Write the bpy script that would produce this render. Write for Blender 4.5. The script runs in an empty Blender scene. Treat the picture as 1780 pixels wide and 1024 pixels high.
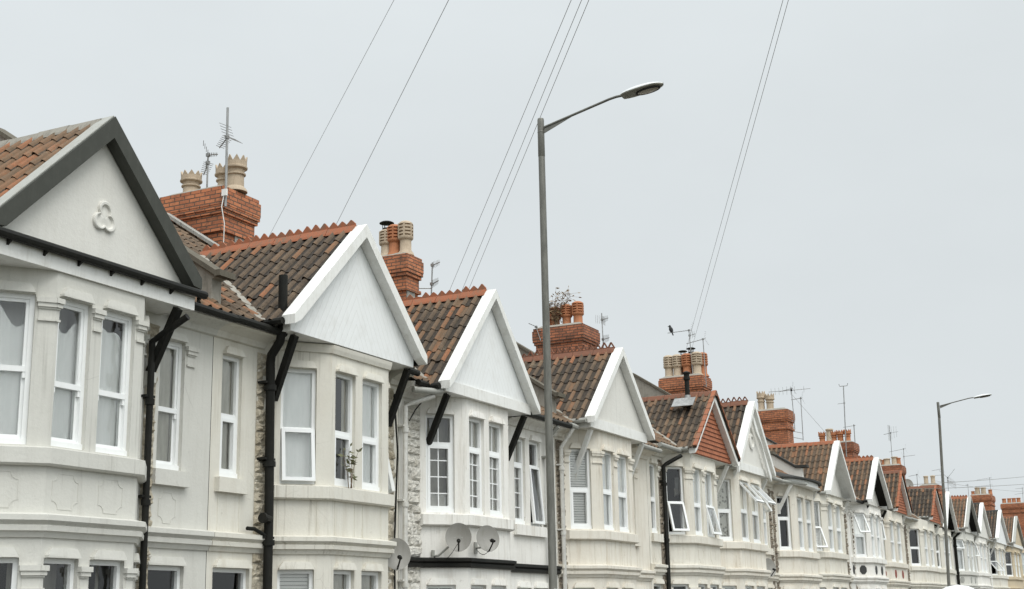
import bpy, math, random
from mathutils import Vector, Matrix, noise
random.seed(11)
SC = bpy.context.scene
C = SC.collection
R = math.radians
GZ = -1.75            # ground level (the eye is z = 0)

# ------------------------------------------------------------------ materials
def new_mat(name):
    m = bpy.data.materials.new(name); m.use_nodes = True
    nt = m.node_tree; nt.nodes.clear()
    out = nt.nodes.new('ShaderNodeOutputMaterial')
    b = nt.nodes.new('ShaderNodeBsdfPrincipled')
    nt.links.new(b.outputs[0], out.inputs[0])
    return m, nt, b
class NT:
    def __init__(s, nt): s.nt = nt
    def n(s, t, ins=None, **kw):
        x = s.nt.nodes.new(t)
        for k, v in kw.items(): setattr(x, k, v)
        for k, v in (ins or {}).items():
            if hasattr(v, 'links') or hasattr(v, 'is_output'): s.nt.links.new(v, x.inputs[k])
            else: x.inputs[k].default_value = v
        return x
    def pos(s, scale=(1, 1, 1)):
        g = s.n('ShaderNodeNewGeometry')
        m = s.n('ShaderNodeMapping', {'Vector': g.outputs['Position'], 'Scale': scale})
        return m.outputs[0]
    def noise(s, vec, scale, detail=4, rough=.6):
        return s.n('ShaderNodeTexNoise', {'Vector': vec, 'Scale': scale, 'Detail': detail, 'Roughness': rough}).outputs['Fac']
    def ramp(s, fac, stops, interp='LINEAR'):
        r = s.n('ShaderNodeValToRGB', {'Fac': fac}); cr = r.color_ramp; cr.interpolation = interp
        while len(cr.elements) < len(stops): cr.elements.new(.5)
        for e, (p, c) in zip(cr.elements, stops):
            e.position = p; e.color = (c, c, c, 1) if isinstance(c, (int, float)) else (*c, 1)
        return r.outputs[0]
    def mix(s, fac, a, b, blend='MIX'):
        m = s.n('ShaderNodeMix', data_type='RGBA', blend_type=blend)
        for i, v in ((0, fac), (6, a), (7, b)):
            if hasattr(v, 'is_output'): s.nt.links.new(v, m.inputs[i])
            else: m.inputs[i].default_value = v if i == 0 else (*v, 1)
        return m.outputs[2]
    def math(s, op, a, b=0.0):
        m = s.n('ShaderNodeMath', operation=op)
        for i, v in ((0, a), (1, b)):
            if hasattr(v, 'is_output'): s.nt.links.new(v, m.inputs[i])
            else: m.inputs[i].default_value = v
        return m.outputs[0]
    def bump(s, h, strength, dist, b):
        x = s.n('ShaderNodeBump', {'Height': h, 'Strength': strength, 'Distance': dist})
        s.nt.links.new(x.outputs[0], b.inputs['Normal'])
    def col(s, b, c): s.nt.links.new(c, b.inputs['Base Color'])

def wall_mat(name, col, dirt=(.33, .27, .19), amount=.5, rough_bump=.4):
    amount = min(.9, amount * 1.05)
    m, nt, b = new_mat(name); N = NT(nt)
    p = N.pos()
    big = N.noise(p, .9, 5, .65)
    streak = N.noise(N.pos((4.5, 4.5, .5)), 1.3, 6, .7)
    fine = N.noise(p, 30, 4, .7)
    spot = N.noise(p, 5.5, 6, .75)
    d1 = N.ramp(streak, [(.50, 0), (.78, amount)])
    d2 = N.ramp(big, [(.45, 0), (.75, amount * .75)])
    c = N.mix(d1, col, dirt)
    c = N.mix(d2, c, tuple(.5 * x + .5 * y for x, y in zip(col, dirt)))
    d3 = N.ramp(spot, [(.62, 0), (.74, amount * 1.0)])
    c = N.mix(d3, c, tuple(.6 * x for x in dirt))
    drip = N.noise(N.pos((16, 16, .55)), 1.0, 5, .65)
    patchy = N.noise(p, .55, 3, .6)
    d4 = N.math('MULTIPLY', N.ramp(drip, [(.56, 0), (.70, min(1, amount * 1.5))]), N.ramp(patchy, [(.42, 0), (.62, 1)]))
    c = N.mix(d4, c, tuple(.55 * x for x in dirt))
    vor = N.n('ShaderNodeTexVoronoi', {'Vector': N.mix(.06, p, N.n('ShaderNodeTexNoise', {'Vector': p, 'Scale': 3.0}).outputs['Color']), 'Scale': .9}, feature='DISTANCE_TO_EDGE').outputs['Distance']
    crk = N.math('MULTIPLY', N.ramp(vor, [(0, .32), (.004, 0)]), N.ramp(N.noise(p, 1.7, 3), [(.56, 0), (.63, 1)]))
    c = N.mix(crk, c, tuple(.4 * x for x in dirt))
    blot = N.ramp(N.noise(p, 2.6, 2, .4), [(.35, .0), (.65, .16)])
    c = N.mix(blot, c, tuple(.86 * x for x in col))
    c = N.mix(N.ramp(fine, [(.3, .18), (.7, 0)]), c, tuple(.72 * x for x in col))
    N.col(b, c); b.inputs['Roughness'].default_value = .85
    N.bump(N.math('ADD', N.math('MULTIPLY', fine, .5), N.noise(p, 7, 5, .6)), rough_bump, .012, b)
    return m
def paint(name, col, rough=.45, dirt=.15, dcol=(.2, .17, .12), scale=6):
    m, nt, b = new_mat(name); N = NT(nt)
    p = N.pos()
    a = N.noise(p, scale, 6, .7); s = N.noise(N.pos((9, 9, 1)), 2, 5, .7)
    f = N.math('ADD', N.ramp(a, [(.48, 0), (.8, dirt)]), N.ramp(s, [(.5, 0), (.8, dirt)]))
    N.col(b, N.mix(f, col, dcol)); b.inputs['Roughness'].default_value = rough
    if max(col) < .2: b.inputs['Specular IOR Level'].default_value = .12
    N.bump(N.noise(p, 40, 3), .08, .004, b)
    return m

def tile_mat():
    m, nt, b = new_mat('clay_roof_tile'); N = NT(nt)
    at = N.n('ShaderNodeAttribute', attribute_name='tint').outputs['Fac']
    p = N.pos()
    n1 = N.noise(p, 1.6, 5, .7); n2 = N.noise(p, 17, 5, .75); n3 = N.noise(p, 55, 3, .7)
    t = N.math('ADD', at, N.math('MULTIPLY', N.math('SUBTRACT', n2, .5), .55))
    t = N.math('ADD', t, N.math('MULTIPLY', N.math('SUBTRACT', n1, .5), .6))
    c = N.ramp(t, [(.0, (.030, .023, .017)), (.25, (.068, .049, .033)), (.45, (.122, .084, .054)), (.6, (.160, .100, .058)), (.74, (.205, .105, .054)), (.88, (.27, .110, .051)), (1, (.33, .13, .062))])
    lich = N.ramp(N.math('ADD', N.math('MULTIPLY', n3, .5), N.math('MULTIPLY', n1, .6)), [(.62, 0), (.70, .5)])
    c = N.mix(lich, c, (.23, .195, .135))
    moss = N.ramp(N.noise(N.pos((2.2, 2.2, 1)), 3.2, 6, .75), [(.56, 0), (.72, .75)])
    c = N.mix(moss, c, (.055, .050, .030))
    N.col(b, c); b.inputs['Roughness'].default_value = .9
    N.bump(n3, .5, .01, b)
    return m
def brick_mat(name, c1=(.54, .20, .092), c2=(.35, .118, .055), mortar=(.13, .085, .06)):  # mortar set darker, with the shadow of the joints in its colour
    m, nt, b = new_mat(name); N = NT(nt)
    uv = N.n('ShaderNodeTexCoord').outputs['UV']
    br = N.n('ShaderNodeTexBrick', {'Vector': uv, 'Color1': (*c1, 1), 'Color2': (*c2, 1), 'Mortar': (*mortar, 1), 'Scale': 1.0, 'Mortar Size': .011, 'Mortar Smooth': .3, 'Bias': -.1, 'Brick Width': .225, 'Row Height': .075})
    p = N.pos()
    a = N.noise(p, 4, 6, .75); f = N.noise(p, 28, 4, .7)
    c = N.mix(N.ramp(a, [(.48, 0), (.72, .85)]), br.outputs['Color'], (.085, .052, .036))
    c = N.mix(N.ramp(f, [(.5, 0), (.75, .45)]), c, (.42, .20, .11))
    N.col(b, c); b.inputs['Roughness'].default_value = .9
    h = N.math('SUBTRACT', N.math('MULTIPLY', f, .35), br.outputs['Fac'])
    N.bump(h, .8, .012, b)
    return m
def stone_mat(name, col, col2):
    m, nt, b = new_mat(name); N = NT(nt)
    p = N.pos()
    a = N.noise(p, 5, 6, .7); f = N.noise(p, 24, 5, .75)
    at = N.n('ShaderNodeAttribute', attribute_name='tint').outputs['Fac']
    c = N.mix(N.ramp(N.math('ADD', N.math('MULTIPLY', a, .85), N.math('MULTIPLY', at, .22)), [(.35, 0), (.75, 1)]), col, col2)
    c = N.mix(N.ramp(f, [(.35, .5), (.6, 0)]), c, tuple(.45 * x for x in col2))
    N.col(b, c); b.inputs['Roughness'].default_value = .95
    N.bump(N.math('ADD', f, a), .9, .03, b)
    return m
def glass_mat(name='window_glass', k=1.25):
    m, nt, b = new_mat(name); N = NT(nt)
    nt.nodes.remove(b)
    out = [n for n in nt.nodes if n.type == 'OUTPUT_MATERIAL'][0]
    tr = N.n('ShaderNodeBsdfTransparent', {'Color': (.97, .98, .975, 1)})
    gl = N.n('ShaderNodeBsdfGlossy', {'Color': (1, 1, 1, 1), 'Roughness': .02})
    p = N.pos()
    bp = N.n('ShaderNodeBump', {'Height': N.noise(p, 1.6, 2), 'Strength': .12, 'Distance': .05})
    nt.links.new(bp.outputs[0], gl.inputs['Normal'])
    fr = N.n('ShaderNodeFresnel', {'IOR': 1.5})
    fac = N.math('MINIMUM', N.math('ADD', N.math('MULTIPLY', fr.outputs[0], k), .0), .9)
    ms = N.n('ShaderNodeMixShader', {0: fac, 1: tr.outputs[0], 2: gl.outputs[0]})
    nt.links.new(ms.outputs[0], out.inputs[0])
    return m
def board_mat(name, col):
    m, nt, b = new_mat(name); N = NT(nt)
    uv = N.n('ShaderNodeTexCoord').outputs['UV']
    sp = N.n('ShaderNodeSeparateXYZ', {0: uv})
    w = N.math('ADD', N.math('MULTIPLY', sp.outputs[0], .86), N.math('MULTIPLY', sp.outputs[1], .5))
    fr = N.math('FRACT', N.math('MULTIPLY', w, 9.5))
    g = N.ramp(fr, [(0, 0), (.10, 1), (.90, 1), (1, 0)])
    p = N.pos()
    c = N.mix(N.ramp(g, [(0, .28), (.7, 0)]), col, (.45, .44, .40))
    c = N.mix(N.ramp(N.noise(p, 3, 6, .7), [(.5, 0), (.8, .25)]), c, (.45, .42, .35)); c = N.mix(N.ramp(N.noise(N.pos((11, 11, .6)), 1.5, 5, .7), [(.54, 0), (.8, .16)]), c, (.42, .39, .32))
    N.col(b, c); b.inputs['Roughness'].default_value = .5
    N.bump(g, .3, .008, b)
    return m
def tilehang_mat():
    m, nt, b = new_mat('hung_clay_tile'); N = NT(nt)
    uv = N.n('ShaderNodeTexCoord').outputs['UV']
    br = N.n('ShaderNodeTexBrick', {'Vector': uv, 'Color1': (.38, .13, .06, 1), 'Color2': (.25, .08, .038, 1), 'Mortar': (.09, .035, .02, 1), 'Scale': 1.0, 'Mortar Size': .006, 'Brick Width': .165, 'Row Height': .11, 'Bias': -.3})
    a = N.noise(N.pos(), 9, 5, .7)
    c = N.mix(N.ramp(a, [(.5, 0), (.75, .55)]), br.outputs['Color'], (.20, .09, .05))
    N.col(b, c); b.inputs['Roughness'].default_value = .85
    N.bump(br.outputs['Fac'], -.5, .01, b)
    return m
def simple(name, col, rough=.6, metal=0.0):
    m, nt, b = new_mat(name)
    b.inputs['Base Color'].default_value = (*col, 1); b.inputs['Roughness'].default_value = rough; b.inputs['Metallic'].default_value = metal
    return m
def cloth_mat(name, c, c2, scale=14):
    m, nt, b = new_mat(name); N = NT(nt)
    n = N.noise(N.pos((3, 3, .6)), scale * .3, 4, .6)
    N.col(b, N.mix(N.ramp(n, [(.35, 0), (.7, 1)]), c, c2)); b.inputs['Roughness'].default_value = .9
    return m
def lace_mat():
    m, nt, b = new_mat('lace_curtain'); N = NT(nt)
    v = N.n('ShaderNodeTexVoronoi', {'Vector': N.pos((1, 1, 1)), 'Scale': 11.0}).outputs['Distance']
    N.col(b, N.mix(N.ramp(v, [(.25, 0), (.45, 1)]), (.30, .29, .25), (.68, .66, .60))); b.inputs['Roughness'].default_value = .9
    return m
def metal_mat(name, col, rough=.45):
    m, nt, b = new_mat(name); N = NT(nt)
    p = N.pos(); a = N.noise(N.pos((6, 6, 1.2)), 3, 6, .7)
    N.col(b, N.mix(N.ramp(a, [(.35, 0), (.7, 1)]), col, tuple(.55 * x for x in col)))
    b.inputs['Roughness'].default_value = rough; b.inputs['Metallic'].default_value = .45
    N.bump(N.noise(p, 50, 3), .1, .003, b)
    return m

M = dict(
    grey=wall_mat('grey_render', (.625, .615, .565), (.33, .31, .26), .28),
    cream=wall_mat('cream_paint', (.70, .675, .60), (.38, .31, .20), .42),
    white=wall_mat('white_paint', (.82, .80, .75), (.36, .30, .21), .55),
    bath=wall_mat('pale_bath_stone', (.74, .70, .615), (.40, .30, .18), .62),
    ivory=wall_mat('ivory_render', (.73, .70, .62), (.38, .30, .20), .60),
    tan=wall_mat('tan_stone', (.58, .49, .35), (.32, .23, .14), .5),
    gab=wall_mat('gable_render', (.72, .705, .655), (.42, .38, .31), .20),
    upvc=paint('white_plastic', (.84, .85, .84), .35, .10, (.45, .42, .35)),
    wood=paint('white_gloss_paint', (.80, .795, .76), .45, .34, (.40, .37, .30)),
    char=paint('charcoal_paint', (.062, .064, .055), .5, .25, (.12, .12, .105)),
    black=paint('black_paint', (.016, .016, .014), .5, .25, (.05, .045, .035)),
    greyp=paint('grey_paint', (.34, .34, .31), .5, .3, (.2, .18, .14)),
    lead=paint('dark_lead', (.045, .045, .042), .7, .3, (.1, .1, .09)),
    cement=paint('weathered_cement', (.30, .28, .24), .95, .6, (.10, .09, .07), 5),
    coping=paint('dark_coping_stone', (.14, .125, .10), .95, .6, (.05, .05, .035), 7),
    dash=paint('pebble_dash', (.34, .33, .30), .95, .9, (.10, .10, .09), 40),
    tile=tile_mat(), brick=brick_mat('orange_brick'), brickd=brick_mat('dark_brick', (.44, .155, .075), (.23, .082, .044), (.085, .06, .045)),
    crest=paint('orange_crest_tile', (.33, .112, .053), .9, .95, (.17, .125, .085), 5),
    crestd=paint('brown_crest_tile', (.20, .085, .05), .9, .6, (.09, .06, .045), 8),
    ridgeg=paint('cement_ridge_tile', (.25, .21, .16), .95, .6, (.10, .085, .06), 8),
    rubble=stone_mat('cream_rubble_stone', (.62, .57, .46), (.42, .36, .26)),
    rubbled=stone_mat('brown_rubble_stone', (.34, .29, .22), (.17, .14, .11)),
    potc=paint('buff_terracotta', (.48, .385, .28), .85, .5, (.20, .14, .09), 9),
    poto=paint('orange_terracotta', (.42, .165, .075), .85, .45, (.18, .10, .06), 9),
    glass=glass_mat(), glass2=glass_mat('double_glazing', 1.7), hang=tilehang_mat(), board=board_mat('herringbone_boards', (.82, .83, .82)),
    net=cloth_mat('white_net_curtain', (.95, .95, .93), (.88, .89, .87)), beige=cloth_mat('beige_curtain', (.58, .56, .49), (.42, .40, .34)),
    blind=simple('white_blind', (.84, .83, .79), .7), lace=lace_mat(), dark=simple('room_shade_tone', (.05, .045, .04), .95),
    steel=metal_mat('galvanised_steel', (.20, .195, .17)), alu=metal_mat('dull_aluminium', (.38, .38, .37)),
    lampw=paint('pale_lamp_housing', (.80, .81, .81), .35, .10), lampu=paint('grey_lamp_underside', (.24, .23, .19), .5, .3, (.12, .11, .09), 20),
    lens=simple('lamp_lens', (.42, .38, .32), .25), dish=paint('grey_dish_paint', (.27, .26, .235), .5, .6, (.2, .19, .16), 8),
    wire=simple('wire_sheath', (.19, .185, .165), .7), rubblew=stone_mat('white_painted_rubble', (.74, .72, .66), (.58, .54, .46)), bird=simple('black_feathers', (.012, .012, .012), .7),
    twig=simple('brown_twig', (.16, .11, .07), .9), leafb=simple('dry_leaf', (.20, .135, .07), .8), leafg=simple('green_leaf', (.13, .13, .065), .7),
    greyw=paint('grimy_white_paint', (.62, .61, .57), .5, .5, (.25, .21, .15), 8), vcap=paint('pale_verge_capping', (.36, .36, .33), .7, .35), plaq=simple('dark_plaque', (.035, .035, .033), .6), red=paint('red_plaque', (.25, .05, .03), .7, .3), picture=simple('picture_paper', (.62, .60, .55), .6),
)

# ------------------------------------------------------------------ mesh builder
class MB:
    def __init__(s): s.v = []; s.f = []; s.mi = []; s.tint = []; s.uv = []
    def face(s, pts, m=0, tint=0.0, uv=None):
        i = len(s.v); s.v += [tuple(p) for p in pts]; s.f.append(tuple(range(i, i + len(pts)))); s.mi.append(m); s.tint.append(tint); s.uv.append(uv)
    def hexa(s, p, m=0, tint=0.0):
        # p: 8 corners, bottom ring 0-3, top ring 4-7
        for q in ((3, 2, 1, 0), (4, 5, 6, 7), (0, 1, 5, 4), (1, 2, 6, 5), (2, 3, 7, 6), (3, 0, 4, 7)):
            s.face([p[k] for k in q], m, tint)
    def box(s, x0, x1, y0, y1, z0, z1, m=0, tint=0.0):
        s.hexa([(x0, y0, z0), (x1, y0, z0), (x1, y1, z0), (x0, y1, z0), (x0, y0, z1), (x1, y0, z1), (x1, y1, z1), (x0, y1, z1)], m, tint)
    def bar(s, a, b, w, h, up=(0, 0, 1), m=0):
        a = Vector(a); b = Vector(b); d = (b - a).normalized(); sd = d.cross(Vector(up))
        if sd.length < 1e-4: sd = d.cross(Vector((1, 0, 0)))
        sd.normalize(); u = sd.cross(d); sd *= w / 2; u *= h / 2
        s.hexa([a - sd - u, a + sd - u, b + sd - u, b - sd - u, a - sd + u, a + sd + u, b + sd + u, b - sd + u], m)
    def prism(s, poly, vec, m=0, tint=0.0):
        vec = Vector(vec); P = [Vector(p) for p in poly]; Q = [p + vec for p in P]
        s.face(list(reversed(P)), m, tint); s.face(Q, m, tint)
        for i in range(len(P)):
            j = (i + 1) % len(P); s.face([P[i], P[j], Q[j], Q[i]], m, tint)
    def tube(s, path, r, n=10, m=0, cap=True):
        P = [Vector(p) for p in path]; rr = r if isinstance(r, (list, tuple)) else [r] * len(P)
        rings = []; ref = None
        for i, p in enumerate(P):
            d = (P[min(i + 1, len(P) - 1)] - P[max(i - 1, 0)]).normalized()
            if ref is None:
                ref = Vector((0, 0, 1)) if abs(d.z) < .9 else Vector((1, 0, 0))
            a = d.cross(ref).normalized(); b = a.cross(d).normalized(); ref = b
            rings.append([p + (a * math.cos(2 * math.pi * k / n) + b * math.sin(2 * math.pi * k / n)) * rr[i] for k in range(n)])
        for A, B in zip(rings, rings[1:]):
            for k in range(n): s.face([A[k], A[(k + 1) % n], B[(k + 1) % n], B[k]], m)
        if cap: s.face(list(reversed(rings[0])), m); s.face(rings[-1], m)
    def lathe(s, c, prof, n=14, m=0, axis=None):
        c = Vector(c); ax = Vector(axis or (0, 0, 1)).normalized()
        a = ax.orthogonal().normalized(); b = ax.cross(a)
        rings = [[c + ax * z + (a * math.cos(2 * math.pi * k / n) + b * math.sin(2 * math.pi * k / n)) * r for k in range(n)] for r, z in prof]
        for A, B in zip(rings, rings[1:]):
            for k in range(n): s.face([A[k], A[(k + 1) % n], B[(k + 1) % n], B[k]], m)
        if prof[0][0] > 1e-4: s.face(list(reversed(rings[0])), m)
        if prof[-1][0] > 1e-4: s.face(rings[-1], m)
    def build(s, name, mats, parent=None, loc=None, smooth=False):
        if loc is None:
            loc = ORG.get(parent.name, Vector((0, 0, 0))) if parent else Vector((0, 0, 0))
        loc = Vector(loc)
        V = []; key = {}; F = []
        for f in s.f:
            g = []
            for i in f:
                p = s.v[i]
                if smooth:
                    k = (round(p[0], 4), round(p[1], 4), round(p[2], 4))
                    if k not in key: key[k] = len(V); V.append(p)
                    g.append(key[k])
                else: g.append(len(V)); V.append(p)
            F.append(g)
        keep = [k for k, g in enumerate(F) if len(set(g)) == len(g)]
        if len(keep) < len(F):
            F2 = []; kk = []
            for k, g in enumerate(F):
                h = [x for q, x in enumerate(g) if x != g[q - 1]]
                if len(set(h)) >= 3 and len(set(h)) == len(h): F2.append(h); kk.append(k)
            F = F2
        else: kk = keep
        me = bpy.data.meshes.new(name)
        me.from_pydata([Vector(p) - loc for p in V], [], F)
        if not isinstance(mats, (list, tuple)): mats = [mats]
        for m in mats: me.materials.append(m)
        uvl = me.uv_layers.new(name='UVMap'); at = me.attributes.new('tint', 'FLOAT', 'FACE')
        for pi, (poly, k) in enumerate(zip(me.polygons, kk)):
            poly.material_index = s.mi[k]; at.data[pi].value = s.tint[k]; poly.use_smooth = smooth
            nr = poly.normal; u = s.uv[k]
            for q, li in enumerate(poly.loop_indices):
                if u and len(u) == poly.loop_total: uvl.data[li].uv = u[q]; continue
                x, y, z = V[me.loops[li].vertex_index]
                if abs(nr.z) > .8: uvl.data[li].uv = (x, y)
                elif abs(nr.x) > abs(nr.y): uvl.data[li].uv = (y, z)
                else: uvl.data[li].uv = (x, z)
        if smooth:
            try: me.set_sharp_from_angle(angle=R(40))
            except Exception: pass
        o = bpy.data.objects.new(name, me); C.objects.link(o)
        if parent: o.parent = parent; ORG[o.name] = loc
        else: o.location = loc; ORG[o.name] = loc
        return o
ORG = {}
def thing(name, label, cat, loc, group=None):
    o = bpy.data.objects.new(name, None); C.objects.link(o); o.location = loc; o.empty_display_size = .3
    o['label'] = label; o['category'] = cat
    if group: o['group'] = group
    ORG[o.name] = Vector(loc)
    return o
def tag(o, label, cat, group=None):
    o['label'] = label; o['category'] = cat
    if group: o['group'] = group
    return o

class Pan:
    """a vertical wall plane from p0 to p1 (plan), n = outward distance"""
    def __init__(s, p0, p1):
        s.p0 = Vector((p0[0], p0[1], 0)); d = Vector((p1[0] - p0[0], p1[1] - p0[1], 0)); s.L = d.length; s.t = d / s.L; s.nv = Vector((s.t.y, -s.t.x, 0))
    def P(s, u, z, n=0.0):
        q = s.p0 + s.t * u + s.nv * n; return Vector((q.x, q.y, z))
    def box(s, mb, u0, u1, z0, z1, n0, n1, m=0, tint=0.0):
        P = s.P
        mb.hexa([P(u0, z0, n1), P(u1, z0, n1), P(u1, z0, n0), P(u0, z0, n0), P(u0, z1, n1), P(u1, z1, n1), P(u1, z1, n0), P(u0, z1, n0)], m, tint)
def wall_panel(mb, P, u0, u1, z0, z1, holes, rev=.15):
    us = sorted({u0, u1, *[x for h in holes for x in h[:2]]}); zs = sorted({z0, z1, *[x for h in holes for x in h[2:4]]})
    for a, b in zip(us, us[1:]):
        for c, d in zip(zs, zs[1:]):
            mu, mz = (a + b) / 2, (c + d) / 2
            if any(h[0] < mu < h[1] and h[2] < mz < h[3] for h in holes): continue
            mb.face([P.P(a, c), P.P(b, c), P.P(b, d), P.P(a, d)])
    for a, b, c, d in [h[:4] for h in holes]:
        for q in (((a, c), (a, d)), ((a, d), (b, d)), ((b, d), (b, c)), ((b, c), (a, c))):
            (ua, za), (ub, zb) = q
            mb.face([P.P(ua, za), P.P(ub, zb), P.P(ub, zb, -rev), P.P(ua, za, -rev)])
def path_mould(mb, pts, prof, m=0):
    n = len(pts); V2 = [Vector(p) for p in pts]; nor = []
    for a, b in zip(V2, V2[1:]):
        d = (b - a).normalized(); nor.append(Vector((d.y, -d.x)))
    offs = []
    for i in range(n):
        if i == 0: o = nor[0]
        elif i == n - 1: o = nor[-1]
        else:
            o = (nor[i - 1] + nor[i]); o = o / max(.3, (o.dot(nor[i])))
        offs.append(o)
    rings = [[(V2[i].x + offs[i].x * k, V2[i].y + offs[i].y * k, z) for k, z in prof] for i in range(n)]
    for A, B in zip(rings, rings[1:]):
        for k in range(len(prof)):
            j = (k + 1) % len(prof); mb.face([A[k], B[k], B[j], A[j]], m)
    mb.face(list(reversed(rings[0])), m); mb.face(rings[-1], m)

# ------------------------------------------------------------------ roof tiles
PROF = [(0, .006), (.10, .0), (.44, .0), (.50, .014), (.60, .040), (.74, .056), (.88, .042), (1.0, .008)]
def tile_slope(mb, O, A, Dn, La, Ld, bias=.3, warm=.35, pitch=.185, course=.33, cut=None):
    O = Vector(O); A = Vector(A).normalized(); Dn = Vector(Dn).normalized(); Nn = A.cross(Dn).normalized()
    if Nn.z < 0: Nn = -Nn
    nc = max(1, round(Ld / course)); course = Ld / nc; nt_ = max(1, round(La / pitch)); pitch = La / nt_
    for j in range(nc):
        for i in range(nt_):
            if cut and cut(O + A * ((i + .5) * pitch) + Dn * ((j + .3) * course)): continue
            jl = random.uniform(-.003, .003); jt = random.uniform(-.006, .006)
            base = min(.5, max(0, random.gauss(bias - .21, .05))); roll = min(.62, max(.2, random.gauss(bias + .15, .06)))  # pans tinted dark and rolls paler, relief shading put into the colour
            if random.random() < .025: jl += .015; jt += random.uniform(-.03, .05)
            if random.random() < warm * .8: roll = random.uniform(.58, .88)
            if random.random() < warm * .18: base = random.uniform(.55, .8)
            top = []; bot = []; und = []; inn = []
            for sx, h in PROF:
                s = (i + sx) * pitch; t0 = j * course - .05; t1 = (j + 1) * course + .03 + jt
                top.append(O + A * s + Dn * t0 + Nn * (h * .9 - .006)); bot.append(O + A * s + Dn * t1 + Nn * (h + .013 + jl)); und.append(O + A * s + Dn * t1 + Nn * (h + .004 + jl)); inn.append(O + A * s + Dn * (t1 - .07) + Nn * (h + .001))
            for k in range(len(PROF) - 1):
                tt = roll if k >= 3 else base
                mb.face([top[k], top[k + 1], bot[k + 1], bot[k]], 0, tt)
                mb.face([bot[k], bot[k + 1], und[k + 1], und[k]], 0, tt * .6)
                mb.face([und[k], und[k + 1], inn[k + 1], inn[k]], 0, .1)  # lip and underside tinted darker, the course shadow put into the colour
def ridge(mb, a, b, kind, m=0):
    a = Vector(a); b = Vector(b); d = (b - a); L = d.length; d.normalize(); sd = d.cross(Vector((0, 0, 1))).normalized()
    n = max(1, int(round(L / .45)))
    for i in range(n):
        p = a + d * (L * i / n + .004); q = a + d * (L * (i + 1) / n - .004); dz = random.uniform(-.008, .008)
        pr = [(-.115, -.115), (-.10, -.08), (-.045, .005), (0, .022), (.045, .005), (.10, -.08), (.115, -.115)]
        P = [p + sd * x + Vector((0, 0, z + dz)) for x, z in pr]; Q = [q + sd * x + Vector((0, 0, z + dz)) for x, z in pr]
        for k in range(len(pr) - 1): mb.face([P[k], P[k + 1], Q[k + 1], Q[k]], m)
        mb.face(P, m); mb.face(list(reversed(Q)), m)
        if kind in ('spike', 'pierced'):
            st = .14 if kind == 'spike' else .17; ns = max(1, round((q - p).length / st)); w = (q - p).length / ns
            for k in range(ns):
                c = p + d * (w * (k + .5)) + Vector((0, 0, .01 + dz)); hh = .108 * random.uniform(.85, 1.05)
                if random.random() < .04: hh *= .5
                if kind == 'spike':
                    poly = [(-.46 * w, 0), (.46 * w, 0), (.47 * w, .035), (.05 * w, hh), (-.05 * w, hh), (-.47 * w, .035)]
                    mb.prism([c + d * u + sd * -.016 + Vector((0, 0, z)) for u, z in poly], sd * .032, m)
                else:
                    t = .022
                    pk = c + Vector((0, 0, hh + .03))
                    mb.bar(c - d * w * .5, pk, .03, t * 1.3, sd, m); mb.bar(c + d * w * .5, pk, .03, t * 1.3, sd, m); mb.bar(c - d * w * .5 + Vector((0, 0, .012)), c + d * w * .5 + Vector((0, 0, .012)), .03, .03, sd, m)

# ------------------------------------------------------------------ windows
def obox_casement(mb, P, u0, u1, zt, zb, n0, ang, fw=.05, th=.05, hinge='top', bars=()):
    """opened sash, hinged along its top edge; returns nothing, slot 0 frame, 1 glass"""
    ca, sa = math.cos(ang), math.sin(ang); H = zt - zb
    def T(u, v, n):   # v down from the hinge, n outward
        return P.P(u, zt - v * ca + n * sa * 1.0, n0 + v * sa + n * ca)
    def bx(ua, ub, va, vb, na, nb, m=0):
        mb.hexa([T(ua, vb, nb), T(ub, vb, nb), T(ub, vb, na), T(ua, vb, na), T(ua, va, nb), T(ub, va, nb), T(ub, va, na), T(ua, va, na)], m)
    bx(u0, u1, 0, fw, 0, th); bx(u0, u1, H - fw, H, 0, th); bx(u0, u0 + fw, fw, H - fw, 0, th); bx(u1 - fw, u1, fw, H - fw, 0, th)
    mb.face([T(u0 + fw, H - fw, .025), T(u1 - fw, H - fw, .025), T(u1 - fw, fw, .025), T(u0 + fw, fw, .025)], 1)

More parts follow.
